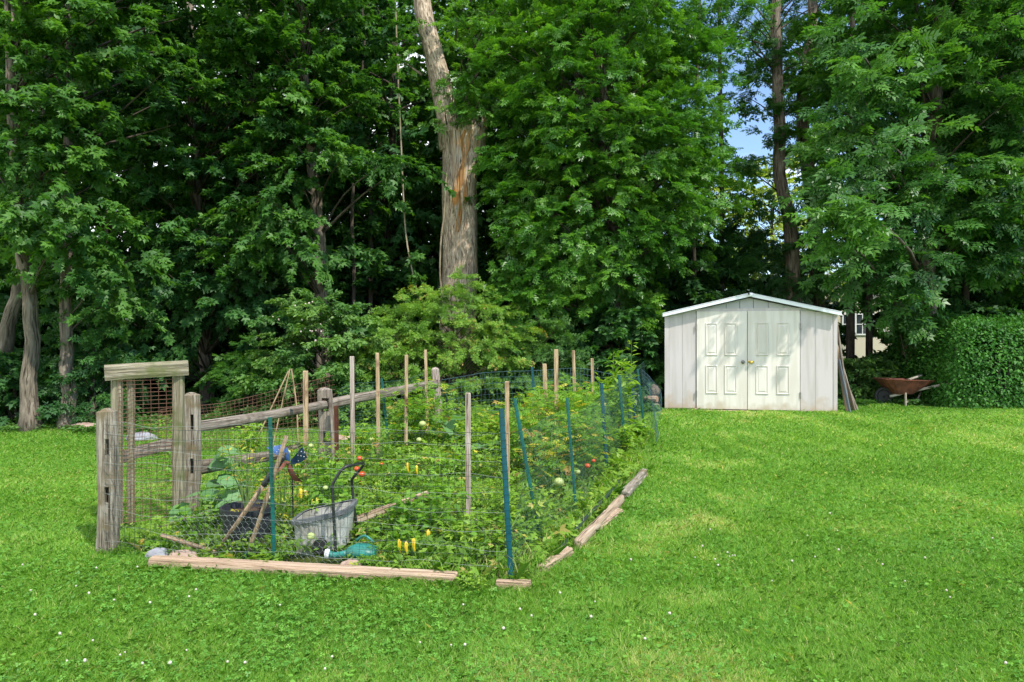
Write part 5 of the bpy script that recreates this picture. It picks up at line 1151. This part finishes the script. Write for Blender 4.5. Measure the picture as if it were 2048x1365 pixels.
# ------------------------------------------------------------------ trees
def T_(name, label, path, r0, r1, c, r, n, leafmat, leaf, T, seed, extra=(), **kw):
    rng = np.random.default_rng(seed + 5); C = []
    if n: C = list(ellipsoid_clumps(c, r, n, rng, kw.pop('shell', .5), kw.pop('zcut', None)))
    C = [list(q) for q in C] + px_clumps(extra)
    cr_ = kw.pop('cr', .62) * 1.05; kw['nsp'] = kw.get('nsp', 9) + 2; kw['nleaf'] = int(kw.get('nleaf', 24) * 1.25)
    return make_tree(name, label, 'tree', path, r0, r1, C, cr_, leafmat, leaf, T, seed=seed, **kw)
def gp(px, d): v = onground(px, d); return [v.x, v.y, v.z - .05]
WG = 'trees at the near edge of the wood'
T_('maple_tree', 'slim grey maple with a gently curved trunk, second from the left', [gp(62, 12.0), at(58, 760, 12.0), at(64, 640, 12), at(44, 510, 12.0), at(34, 400, 12.1), at(20, 100, 12.3), at(10, -150, 12.6)], .145, .07, (-8.7, 11.9, 7.8), (2.5, 1.6, 3.9), 42, 'maple', .125, T_PALM, 51,
   extra=[(20, 410, 11.6, ), (70, 450, 11.4), (140, 425, 11.4), (170, 470, 11.4), (110, 490, 11.5), (40, 60, 11.4), (100, 120, 11.4), (60, 200, 11.4), (30, 270, 11.5), (130, 230, 11.5), (170, 120, 11.8), (20, 140, 11.4), (200, 40, 12), (110, 20, 11.6), (80, 290, 11.5), (20, 470, 11.6), (200, 430, 11.7), (60, 330, 11.7), (150, 360, 11.8)], group=WG, tint=(.4, 1.0), nsp=10)
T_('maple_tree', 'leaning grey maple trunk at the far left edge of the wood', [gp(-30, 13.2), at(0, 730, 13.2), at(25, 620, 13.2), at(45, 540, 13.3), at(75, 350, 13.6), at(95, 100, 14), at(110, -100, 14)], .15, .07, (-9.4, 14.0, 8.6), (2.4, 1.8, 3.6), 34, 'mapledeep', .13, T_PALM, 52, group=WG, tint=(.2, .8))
T_('maple_tree', 'short thick grey maple trunk, third from the left', [gp(134, 12.2), at(135, 790, 12.2), at(133, 700, 12.3), at(132, 600, 12.4), at(135, 400, 12.8), at(140, 120, 13.1), at(142, -100, 13.3)], .13, .06, (-7.7, 13.0, 8.0), (2.0, 1.6, 3.6), 30, 'maple', .125, T_PALM, 53,
   extra=[(190, 560, 12.0), (150, 530, 12.1), (260, 520, 12.3), (230, 600, 12.6), (110, 560, 12.5)], group=WG, tint=(.25, .85), flare=1.5)
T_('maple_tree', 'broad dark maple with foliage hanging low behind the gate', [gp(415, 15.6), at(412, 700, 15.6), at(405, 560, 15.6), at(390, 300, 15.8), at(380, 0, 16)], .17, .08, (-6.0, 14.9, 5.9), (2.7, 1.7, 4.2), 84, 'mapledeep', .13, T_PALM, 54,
   extra=[(250, 640, 13.6), (310, 600, 13.6), (370, 560, 13.6), (300, 520, 13.6), (430, 620, 13.8), (350, 660, 13.9), (270, 560, 13.7), (440, 540, 13.9), (400, 480, 13.7), (230, 700, 13.4), (330, 700, 13.8), (250, 760, 13.4), (300, 450, 13.9), (480, 560, 14.0)], group=WG, tint=(.25, .95), nsp=10)
T_('maple_tree', 'maple with a clear straight trunk left of the scarred giant', [gp(648, 14.5), at(642, 560, 14.5), at(636, 440, 14.5), at(628, 350, 14.5), at(612, 180, 14.6), at(600, -60, 14.8)], .15, .08, (-4.5, 13.9, 8.3), (1.7, 1.5, 2.6), 34, 'maple', .125, T_PALM, 55,
   extra=[(690, 310, 13.2), (760, 330, 13.2), (640, 290, 13.4), (570, 340, 13.3), (540, 400, 13.4), (590, 440, 13.3), (560, 480, 13.3), (500, 430, 13.6), (610, 510, 13.4), (530, 510, 13.5), (480, 500, 13.6), (820, 330, 13.4), (640, 210, 13.5), (560, 230, 13.6), (500, 300, 13.7), (720, 200, 13.8), (560, 80, 13.2), (500, 60, 13.2), (460, 100, 13.5)], group=WG, tint=(.4, 1.0), nsp=10, branches=True)
# the scarred giant
def big_tree():
    d = 14.6; base = Vector(gp(912, d)); root = empty('scarred_tree', base, 'tall pale trunk with a torn stub and orange rotten scar, leaning left above', 'tree', WG)
    ctrl = [gp(912, d), at(917, 640, d), at(921, 560, d), at(921, 470, d), at(920, 380, d), at(924, 310, d), at(922, 262, d)]
    pts = path_pts(ctrl, 26); n = len(pts); sides = 32; secs = []
    for i, p in enumerate(pts):
        t = i / (n - 1); r = .365 + .03 * (1 - t) ** 3 + .06 * sstep(.72, .98, t); sec = []
        for j in range(sides):
            a = 6.2832 * j / sides
            k = 1 + .05 * math.sin(3 * a + 1) + .03 * math.sin(9 * a + i * .3) + rnd.uniform(-.008, .008)
            k *= 1 - .10 * math.exp(-((a - 4.5) / .28) ** 2) * float(sstep(.45, .7, t))
            sec.append((r * k * math.cos(a), r * k * math.sin(a)))
        secs.append(sec)
    m = MB(); m.loft(pts, secs); m.build('trunk', M['bark_big'], root, smooth=True)
    # bare scarred face: a shell a few mm proud of the bark, ragged outline
    def shell(name, i0, i1, aL, aR, mat, proud):
        sm = MB(); V = []; Gv = []; m_ = 15; rows = i1 - i0
        for i in range(i0, i1):
            t = (i - i0) / (i1 - i0 - 1); p = pts[i]; r = (.365 + .06 * sstep(.72, .98, i / (n - 1))) * proud
            for j in range(m_):
                f = j / (m_ - 1); a = aL(t, i) + (aR(t, i) - aL(t, i)) * f
                rr_ = r * (1 - .05 * math.exp(-((f - .5) / .15) ** 2) + rnd.uniform(-.012, .012)) * (1 if 0 < j < m_ - 1 else .955)
                V.append((p.x + rr_ * math.cos(a), p.y + rr_ * math.sin(a), p.z)); Gv.append((a * .35, 0, p.z))
        sm.add(V, [(i * m_ + j, i * m_ + j + 1, (i + 1) * m_ + j + 1, (i + 1) * m_ + j) for i in range(rows - 1) for j in range(m_ - 1)], Gv)
        sm.build(name, M[mat], root, smooth=True)
    hp = -math.pi / 2
    shell('bare_wood', 9, n - 1, lambda t, i: hp - .05 - .75 * t ** 1.2 + .10 * math.sin(i * 1.9), lambda t, i: hp + .20 + .62 * t ** .8 + .12 * math.cos(i * 2.3), 'scar', 1.045)
    shell('rotten_streak', 13, n - 1, lambda t, i: hp - .12 + .22 * t + .12 * math.sin(i * 1.3), lambda t, i: hp + .10 + .55 * t ** 1.5 + .10 * math.cos(i * 1.7), 'rot', 1.06)
    # torn stub on the right, hollow crown of splinters
    s_ = MB(); c = at(936, 262, d)
    s_.tube(path_pts([at(930, 330, d), at(938, 290, d - .05), at(945, 262, d - .05), at(948, 250, d - .03)], 6), [.30, .32, .33, .32, .30, .27, .20], 20, rough=.06)
    for k in range(16):
        a = 6.2832 * k / 16; q = Vector((c.x + .14 + .24 * math.cos(a), c.y + .2 * math.sin(a), c.z + .03)); s_.tube([q, q + Vector((rnd.uniform(-.06, .06), 0, rnd.uniform(.08, .32)))], [.06, .008], 5)
    s_.build('stub', M['scar'], root, smooth=True)
    u = MB(); up = path_pts([at(905, 300, d), at(898, 255, d), at(888, 200, d + .05), at(868, 110, d + .1), at(848, 30, d + .15), at(838, -60, d + .2), at(830, -200, d + .3)], 20)
    u.loft(up, [[((.27 - .006 * i) * (1 + .05 * math.sin(4 * a + i) + rnd.uniform(-.02, .02)) * math.cos(a), (.27 - .006 * i) * math.sin(a)) for a in [6.2832 * j / 20 for j in range(20)]] for i in range(21)])
    u.build('leader', M['bark_big'], root, smooth=True)
    # leafy sprouts on the leader and high crown
    rng = np.random.default_rng(61); C = np.array(px_clumps([(930, 235, 14.1), (960, 200, 14.0), (905, 190, 14.0), (925, 120, 14.1), (950, 150, 14.0), (965, 60, 14.0), (890, 225, 14.1), (915, 30, 14.1), (980, 110, 14.1), (990, 20, 14.2), (940, -30, 14.3), (990, -60, 14.3), (820, 60, 14.6), (800, 120, 14.7)]))
    R = rng.uniform(.30, .50, len(C)); ctr = np.array([-1.0, 14.8, 6])
    link('crown', fast_mesh('crown', [sprays(C, R, ctr, 9, 12, .18, T_PIN, rng, .5, rng.uniform(.4, .95, len(C)), .6)], base), M['ash'], root)
    b = MB()
    for q in C: b.tube(path_pts([(q[0] * .55 + at(900, 200, 14.7).x * .45, 14.65, q[2] - .35), (q[0], q[1], q[2])], 4), [.03, .025, .02, .015, .01], 5, cap=False)
    b.build('branch', M['branch'], root)
    v = MB(); v.tube(path_pts([at(884, 590, 14.1), at(880, 545, 14.1), at(882, 480, 14.15), at(889, 420, 14.2), at(893, 340, 14.22), at(898, 270, 14.2)], 16), .018, 6); tag(v.build('climbing_vine', M['vine'], at=at(884, 590, 14.1)), 'bare woody vine climbing the left side of the scarred trunk', 'vine', 'hanging vines')
big_tree()
v = MB(); v.tube(path_pts([at(835, 585, 13.7), at(822, 530, 13.7), at(812, 470, 13.7), at(806, 380, 13.7), at(802, 280, 13.7), at(796, 150, 13.7), at(790, -20, 13.7)], 24), .016, 6)
vr = v.build('hanging_vine', M['vine'], at=at(835, 585, 13.7)); tag(vr, 'long thin vine hanging down through the dark gap left of the scarred trunk', 'vine', 'hanging vines')
rngv = np.random.default_rng(9); Cv = np.array(px_clumps([(800, 60, 13.6), (792, 110, 13.6), (806, 175, 13.6), (812, 230, 13.6), (808, 410, 13.6), (826, 512, 13.6), (836, 560, 13.6), (800, 20, 13.6)]))
link('leaves', fast_mesh('leaves', [sprays(Cv, np.array([.28, .2, .3, .2, .12, .12, .14, .25]), np.array([-2.4, 14, 4]), 6, 12, .11, T_PALM, rngv, .3, np.full(8, .7), .9)], vr.location), M['maple'], vr)

T_('ash_tree', 'huge leafy ash filling the middle right, its branches hanging above the shed', [gp(1235, 15.4), at(1230, 560, 15.4), at(1225, 400, 15.5), at(1200, 150, 15.6), at(1190, -150, 15.8)], .22, .10, (1.9, 14.7, 6.6), (2.65, 1.9, 4.6), 120, 'ash', .195, T_PIN, 56,
   extra=[(1050, 470, 13.4), (1100, 430, 13.3), (1150, 480, 13.2), (1060, 540, 13.4), (1200, 520, 13.2), (1120, 540, 13.3), (1260, 420, 13.2), (1330, 360, 13.2), (1390, 420, 13.3), (1290, 300, 13.2), (1230, 350, 13.2), (1180, 300, 13.4), (1130, 350, 13.4), (1050, 380, 13.6), (1020, 310, 13.7), (1340, 290, 13.2), (1400, 310, 13.4), (1280, 470, 13.3), (1340, 450, 13.4), (1240, 560, 13.4), (1300, 620, 13.6), (1010, 580, 13.6), (1030, 610, 13.5), (1080, 590, 13.4), (1150, 590, 13.6), (1090, 640, 13.5), (1270, 220, 13.4), (1130, 250, 13.5), (1370, 190, 13.6), (1200, 160, 13.5), (1060, 180, 13.7), (1300, 120, 13.6), (1100, 90, 13.7), (1380, 80, 14.0), (1220, 40, 13.8), (1020, 60, 14.2), (1400, 250, 13.8)], group=WG, tint=(.3, 1.0), cr=.56, nsp=14, nleaf=14, length=.48, flat=.9)
T_('ash_tree', 'tall bare stemmed ash against the blue sky gap, nearer of the two', [gp(1590, 16.5), at(1585, 500, 16.5), at(1560, 350, 16.5), at(1560, 250, 16.5), at(1553, 100, 16.5), at(1552, 0, 16.5), at(1545, -150, 16.5)], .17, .10, (6.3, 16.6, 9.6), (1.9, 1.4, 2.2), 18, 'ash', .24, T_PIN, 57,
   extra=[(1460, 20, 16.2), (1490, 60, 16.3), (1520, 210, 16.4), (1530, 270, 16.4), (1480, 330, 16.2), (1500, 400, 16.0), (1590, 60, 16.4), (1590, 200, 16.6), (1600, 130, 16.4), (1515, 130, 16.6), (1620, 380, 16), (1560, 420, 15.9), (1480, 190, 16.6)], group=WG, tint=(.1, .6), cr=.42, nsp=8, nleaf=8, length=.55)
T_('ash_tree', 'darker ash stem with a broken knot behind the bare stemmed one', [gp(1640, 18), at(1630, 450, 18), at(1606, 250, 18), at(1612, 150, 18), at(1622, 60, 18), at(1630, -150, 18)], .20, .11, (8.2, 18, 9.4), (1.6, 1.4, 3.0), 26, 'hickory', .24, T_PIN, 58,
   extra=[(1680, 250, 17), (1650, 330, 17), (1600, 480, 17), (1650, 500, 16.5), (1700, 440, 16.5), (1560, 500, 16.5), (1500, 470, 16.6), (1440, 450, 16.6), (1480, 520, 16.5), (1560, 560, 16.5), (1430, 520, 16.5), (1400, 560, 16.5), (1620, 560, 17)], group=WG, tint=(.1, .6), cr=.55, nleaf=12)
T_('hickory_tree', 'large hickory with long drooping leaflets overhanging the right of the lawn', [gp(1850, 14.6), at(1858, 600, 14.6), at(1856, 450, 14.6), at(1870, 250, 14.7), at(1880, 0, 14.8), at(1890, -200, 15)], .17, .10, (9.0, 14.3, 7.0), (2.7, 1.7, 3.9), 92, 'hickory', .30, T_PIN, 59, zcut=2.9,
   extra=[(1660, 440, 11.8), (1720, 420, 11.6), (1790, 440, 12.8), (1700, 480, 12.0), (1770, 500, 13.2), (1800, 560, 13.2), (1830, 520, 12.8), (1900, 460, 13.4), (1960, 430, 13.4), (1880, 350, 13.2), (1800, 350, 12.8), (1700, 350, 12.0), (1740, 280, 12.0), (1680, 220, 12.4), (1920, 540, 14.4), (1790, 590, 13.6), (1840, 640, 14.0), (1660, 540, 13.4), (1640, 370, 12.6), (1720, 150, 12.2), (1700, 70, 12.4), (1780, 180, 12.6), (1650, 300, 13.0)], group=WG, tint=(.2, .95), cr=.55, nsp=9, nleaf=11, length=.7, flat=.55)
T_('hickory_tree', 'right edge hickory hanging over the clipped hedge', [gp(2120, 15.0), at(2110, 500, 15.0), at(2100, 200, 15), at(2080, -200, 15)], .20, .10, (11.9, 15.4, 7.2), (2.1, 1.5, 4.2), 64, 'hickory', .29, T_PIN, 60, zcut=2.6,
   extra=[(2020, 220, 13.6), (2040, 280, 13.6), (1990, 300, 13.8), (2040, 60, 13.8), (1950, 200, 13.8), (1900, 100, 13.6), (2030, 380, 13.6), (1960, 500, 14.2), (2040, 540, 14.2), (2000, 440, 14.0), (1930, 420, 13.8), (2040, 480, 13.9), (1960, 350, 13.6)], group=WG, tint=(.2, .9), cr=.55, nleaf=11)
T_('gnarled_tree', 'gnarled trunk with a knobbly burl behind the wheelbarrow', [gp(1846, 14.9), at(1845, 760, 14.9), at(1838, 720, 14.9), at(1840, 690, 14.9), at(1856, 640, 15.0), at(1868, 560, 15.1)], .16, .10, (9.1, 15.3, 3.0), (.8, .6, .8), 7, 'hickory', .16, T_PIN2, 62, group=WG, tint=(.1, .5), cr=.35, nleaf=10, sides=18)
bm = MB()
for q, r in (((1818, 695), .17), ((1838, 700), .19), ((1830, 712), .15), ((1846, 716), .16), ((1812, 704), .10)): bm.ball(at(q[0], q[1], 14.75), r, 20, 14, .22, (1, .8, .85), q[0])
bo = bm.build('burl', M['bark_big'], [o for o in COL.objects if o.name.startswith('gnarled_tree')][0], smooth=True)

# second row: shared crowns, copied as whole trees
def proto(leafmat, leaf, T, seed, n=46, H=12.5, w=2.9, low=2.4, nleaf=20, nsp=9, cr_=.85):
    rng = np.random.default_rng(seed)
    C = ellipsoid_clumps((0, 0, H * .5 + low * .4), (w, w * .85, H * .5 - low * .2), n, rng, .35, low)
    return make_tree('forest_tree', 'x', 'tree', [(0, 0, 0), (.08, 0, H * .3), (-.05, 0, H * .6), (.1, 0, H * .92)], .17, .05, C, cr_, leafmat, leaf, T, nsp, nleaf, 'bark_dark', seed, 'trees deeper in the wood', (.25, 1.0), .9, 1.3, 10)
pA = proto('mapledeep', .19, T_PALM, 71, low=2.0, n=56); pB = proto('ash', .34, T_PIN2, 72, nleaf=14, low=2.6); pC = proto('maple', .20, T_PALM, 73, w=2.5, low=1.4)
row = [(pA, -12.6, 15.5, 'the far left behind the leaning maple'), (pC, -11.0, 18.5, 'the far left, farther back'), (pB, -9.3, 17.0, 'the second and third trunks from the left'), (pA, -6.8, 18.0, 'the broad dark maple'), (pC, -5.0, 17.2, 'the clear trunked maple'),
       (pA, -3.1, 17.6, 'the hanging vine'), (pC, -1.2, 18.4, 'the scarred giant'), (pB, .6, 17.4, 'the left half of the huge ash'), (pA, 2.2, 19.0, 'the middle of the huge ash'), (pB, 4.0, 19.0, 'the right edge of the huge ash'),
       (pC, 10.2, 17.6, 'the big hickory'), (pA, 12.6, 17.4, 'the clipped hedge'), (pB, 14.8, 18.5, 'the right edge hickory'), (pA, -14.5, 20.0, 'everything at the left edge')]
far = [(pB, -16.5, 24.5, 'left edge'), (pA, -12.8, 25, 'leaning maple'), (pC, -9.6, 23.5, 'three left trunks'), (pB, -6.6, 25.5, 'dark maple'), (pA, -3.4, 24.0, 'bean poles'), (pB, -.3, 24.5, 'scarred giant'), (pC, 2.8, 25.0, 'huge ash'), (pB, 4.3, 26.5, 'shed roof'), (pA, 17.2, 24.0, 'big hickory'), (pC, 21.0, 24.5, 'hedge'), (pC, -15, 22.0, 'lawn edge'), (pB, -8.2, 21.5, 'gate'), (pA, -4.6, 20.6, 'slotted posts'), (pC, -1.6, 21.2, 'hanging vine')]
th = bush('thicket', 'x', 1024, 17.0, 3.6, 2.2, 3.9, 30, 'mapledeep', .17, T_PALM, 90, 10, 22, 'thickets inside the wood', .9, .7, (.1, .75), .9, .4)
th2 = bush('thicket', 'x', 1024, 17.0, 3.2, 2.0, 3.2, 28, 'hickory', .16, T_SIMPLE, 91, 10, 34, 'thickets inside the wood', .8, .65, (.1, .8), .9, .4)
for i, (o_, x, y, sc_, w) in enumerate(((th, -14, 16.5, 1, 'left of the leaning maple'), (th2, -11.6, 15.8, 1, 'right of the leaning maple'), (th, -9.0, 15.8, 1, 'between the second and third left trunks'), (th2, -6.4, 16.8, 1, 'behind the gate'), (th, -4.0, 16.2, 1, 'behind the clear trunked maple'), (th2, -2.0, 16.8, 1.1, 'behind the hanging vine'), (th, .2, 16.6, 1, 'right of the scarred giant'), (th2, 2.4, 17.0, 1.05, 'under the huge ash'), (th, 4.6, 17.2, 1.05, 'behind the shed peak'), (th2, 6.7, 17.6, .9, 'behind the right roof slope'), (th, 10.9, 17.0, 1, 'behind the smaller hedge'), (th2, 13.2, 16.8, 1, 'behind the big hedge'),
      (th, -16, 21, 1.4, 'deep at the left edge'), (th2, -11.5, 21.5, 1.5, 'deep behind the left trunks'), (th, -7.2, 21.5, 1.5, 'deep behind the dark maple'), (th2, -3.2, 21, 1.5, 'deep behind the hanging vine'), (th, .8, 21.8, 1.5, 'deep behind the scarred giant'), (th2, 4.6, 22, 1.5, 'deep behind the huge ash'), (th, 8.0, 22.6, 1.2, 'deep between the ash stems and the house'), (th2, 15.6, 21.5, 1.5, 'deep behind the big hickory'), (th, 19.4, 22, 1.5, 'deep at the right edge'))):
    o = o_ if i < 2 else copy_tree(o_)
    o.location = (x, y, g(x, y) - .05); o.rotation_euler = (0, 0, i * 1.7); o.scale = (sc_,) * 3; o['label'] = 'dense green thicket ' + w; o['category'] = 'thicket'
used = set(); k = 0
for (p, x, y, w) in row + far:
    o = p if id(p) not in used else copy_tree(p)
    used.add(id(p)); s_ = (1.0 + .12 * math.sin(k * 2.7)) * (1.12 if y > 22 else 1)
    o.location = (x, y, g(x, y) - .05); o.rotation_euler = (0, 0, k * 2.1); o.scale = (s_, s_, s_)
    o['label'] = ('dark forest tree standing behind ' + w) if y < 22 else ('distant tree of the rear row, in line with the ' + w); o['group'] = 'trees deeper in the wood'; k += 1
yf = proto('yellowfar', .22, T_SIMPLE, 81, n=60, H=10.8, w=3.4, low=1.5, nleaf=30, nsp=10, cr_=.9)
yf.location = (12.6, 33.0, g(12.6, 33) - 1.2); yf['label'] = 'sunlit yellow green tree far beyond the wood, low in the blue sky gap'; del yf['group']
for i, (px, d, r, ln) in enumerate(((470, 16.5, .06, 15), (520, 15.2, .05, -10), (575, 16.0, .09, 5), (700, 15.5, .05, 20), (745, 16.4, .07, -12), (1385, 16.0, .06, 8), (1445, 16.8, .08, -4), (1700, 16.6, .11, 3), (1738, 17.0, .09, 2), (300, 16.2, .07, -8), (215, 15.6, .06, 4), (1930, 16, .08, 5), (610, 17.5, .12, 2), (1010, 17, .07, 6), (1990, 17, .1, -5))):
    b = gp(px, d); root = empty('sapling', b, 'thin dark sapling trunk %s' % ['in the gap left of the bean poles', 'nearest the bean poles bush', 'behind the bean poles bush', 'curving right of the clear trunked maple', 'leaning left of the hanging vine', 'left of the shed peak', 'right behind the shed peak', 'before the left window of the cream house', 'between the windows of the cream house', 'behind the broad dark maple', 'right of the third left trunk', 'above the smaller hedge', 'thick behind the clear trunked maple', 'right of the scarred giant', 'behind the big hedge'][i], 'sapling', 'thin trunks inside the wood')
    m = MB(); P = path_pts([b, at(px + ln * .4, 560, d), at(px + ln * .2, 420, d), at(px + ln, 200, d), at(px + ln * 2, -40, d)], 14); m.tube(P, [r * (1 - .5 * t / 14) for t in range(15)], 8); m.build('trunk', M['bark_dark'], root, smooth=True)

# ------------------------------------------------------------------ house far behind
def build_house():
    y = 33.0; zb = g(17, y) - .1; q = lambda px, py: at(px, py, y)
    xl, xr = q(1560, 0).x, q(1905, 0).x; ze = q(0, 592).z; zp = q(0, 545).z + .25
    root = empty('house', ((xl + xr) / 2, y, zb), 'cream bungalow with white windows and a blue tarp on its roof, glimpsed through the trees', 'house')
    w = MB(); w.box((xl, y, zb), (xr, y + 7, ze)); w.build('wall', M['housewall'], root)
    xm = q(1745, 0).x; rf = MB()
    V = [(xl - .5, y - .5, ze - .05), (xm, y - .5, zp), (xr + .5, y - .5, ze - .05)]; V2 = [(a, b, c + .18) for a, b, c in V]
    A = V + V2; Bk = [(a, b + 8, c) for a, b, c in A]; rf.add(A + Bk, [(0, 1, 4, 3), (1, 2, 5, 4), (3, 4, 10, 9), (4, 5, 11, 10), (0, 6, 7, 1), (1, 7, 8, 2), (0, 3, 9, 6), (2, 8, 11, 5)]); ro = rf.build('roof', M['houseroof'], root)
    gb = MB(); gb.add([(xl, y + .01, ze), (xr, y + .01, ze), (xm, y + .01, zp)], [(0, 1, 2)]); gb.build('gable', M['housewall'], root)
    sn = MB(); sn.box((q(1760, 0).x, y - .62, q(0, 562).z), (q(1800, 0).x, y - .56, q(0, 548).z)); sn.build('chimney', M['white'], ro)
    t = MB(); c = q(1745, 547); t.ball((c.x, y - .45, c.z + .02), .42, 16, 10, .2, (1.1, .8, .35), 3); t.build('tarp', M['tarp'], ro, smooth=True)
    for (a, b) in ((1686, 1704), (1712, 1736), (1742, 1766)):
        z0, z1 = q(0, 668).z, q(0, 630).z; xa, xb = q(a, 0).x, q(b, 0).x
        f = MB(); t_ = .07
        f.box((xa - t_, y - .06, z0 - t_), (xb + t_, y - .02, z0)); f.box((xa - t_, y - .06, z1), (xb + t_, y - .02, z1 + t_)); f.box((xa - t_, y - .06, z0), (xa, y - .02, z1)); f.box((xb, y - .06, z0), (xb + t_, y - .02, z1))
        f.box(((xa + xb) / 2 - .02, y - .055, z0), ((xa + xb) / 2 + .02, y - .025, z1)); f.box((xa, y - .055, (z0 + z1) / 2 - .02), (xb, y - .025, (z0 + z1) / 2 + .02))
        fo = f.build('window', M['white'], root)
        gl = MB(); gl.box((xa, y - .02, z0), (xb, y - .004, z1)); gl.build('pane', M['glass'], fo)
build_house()
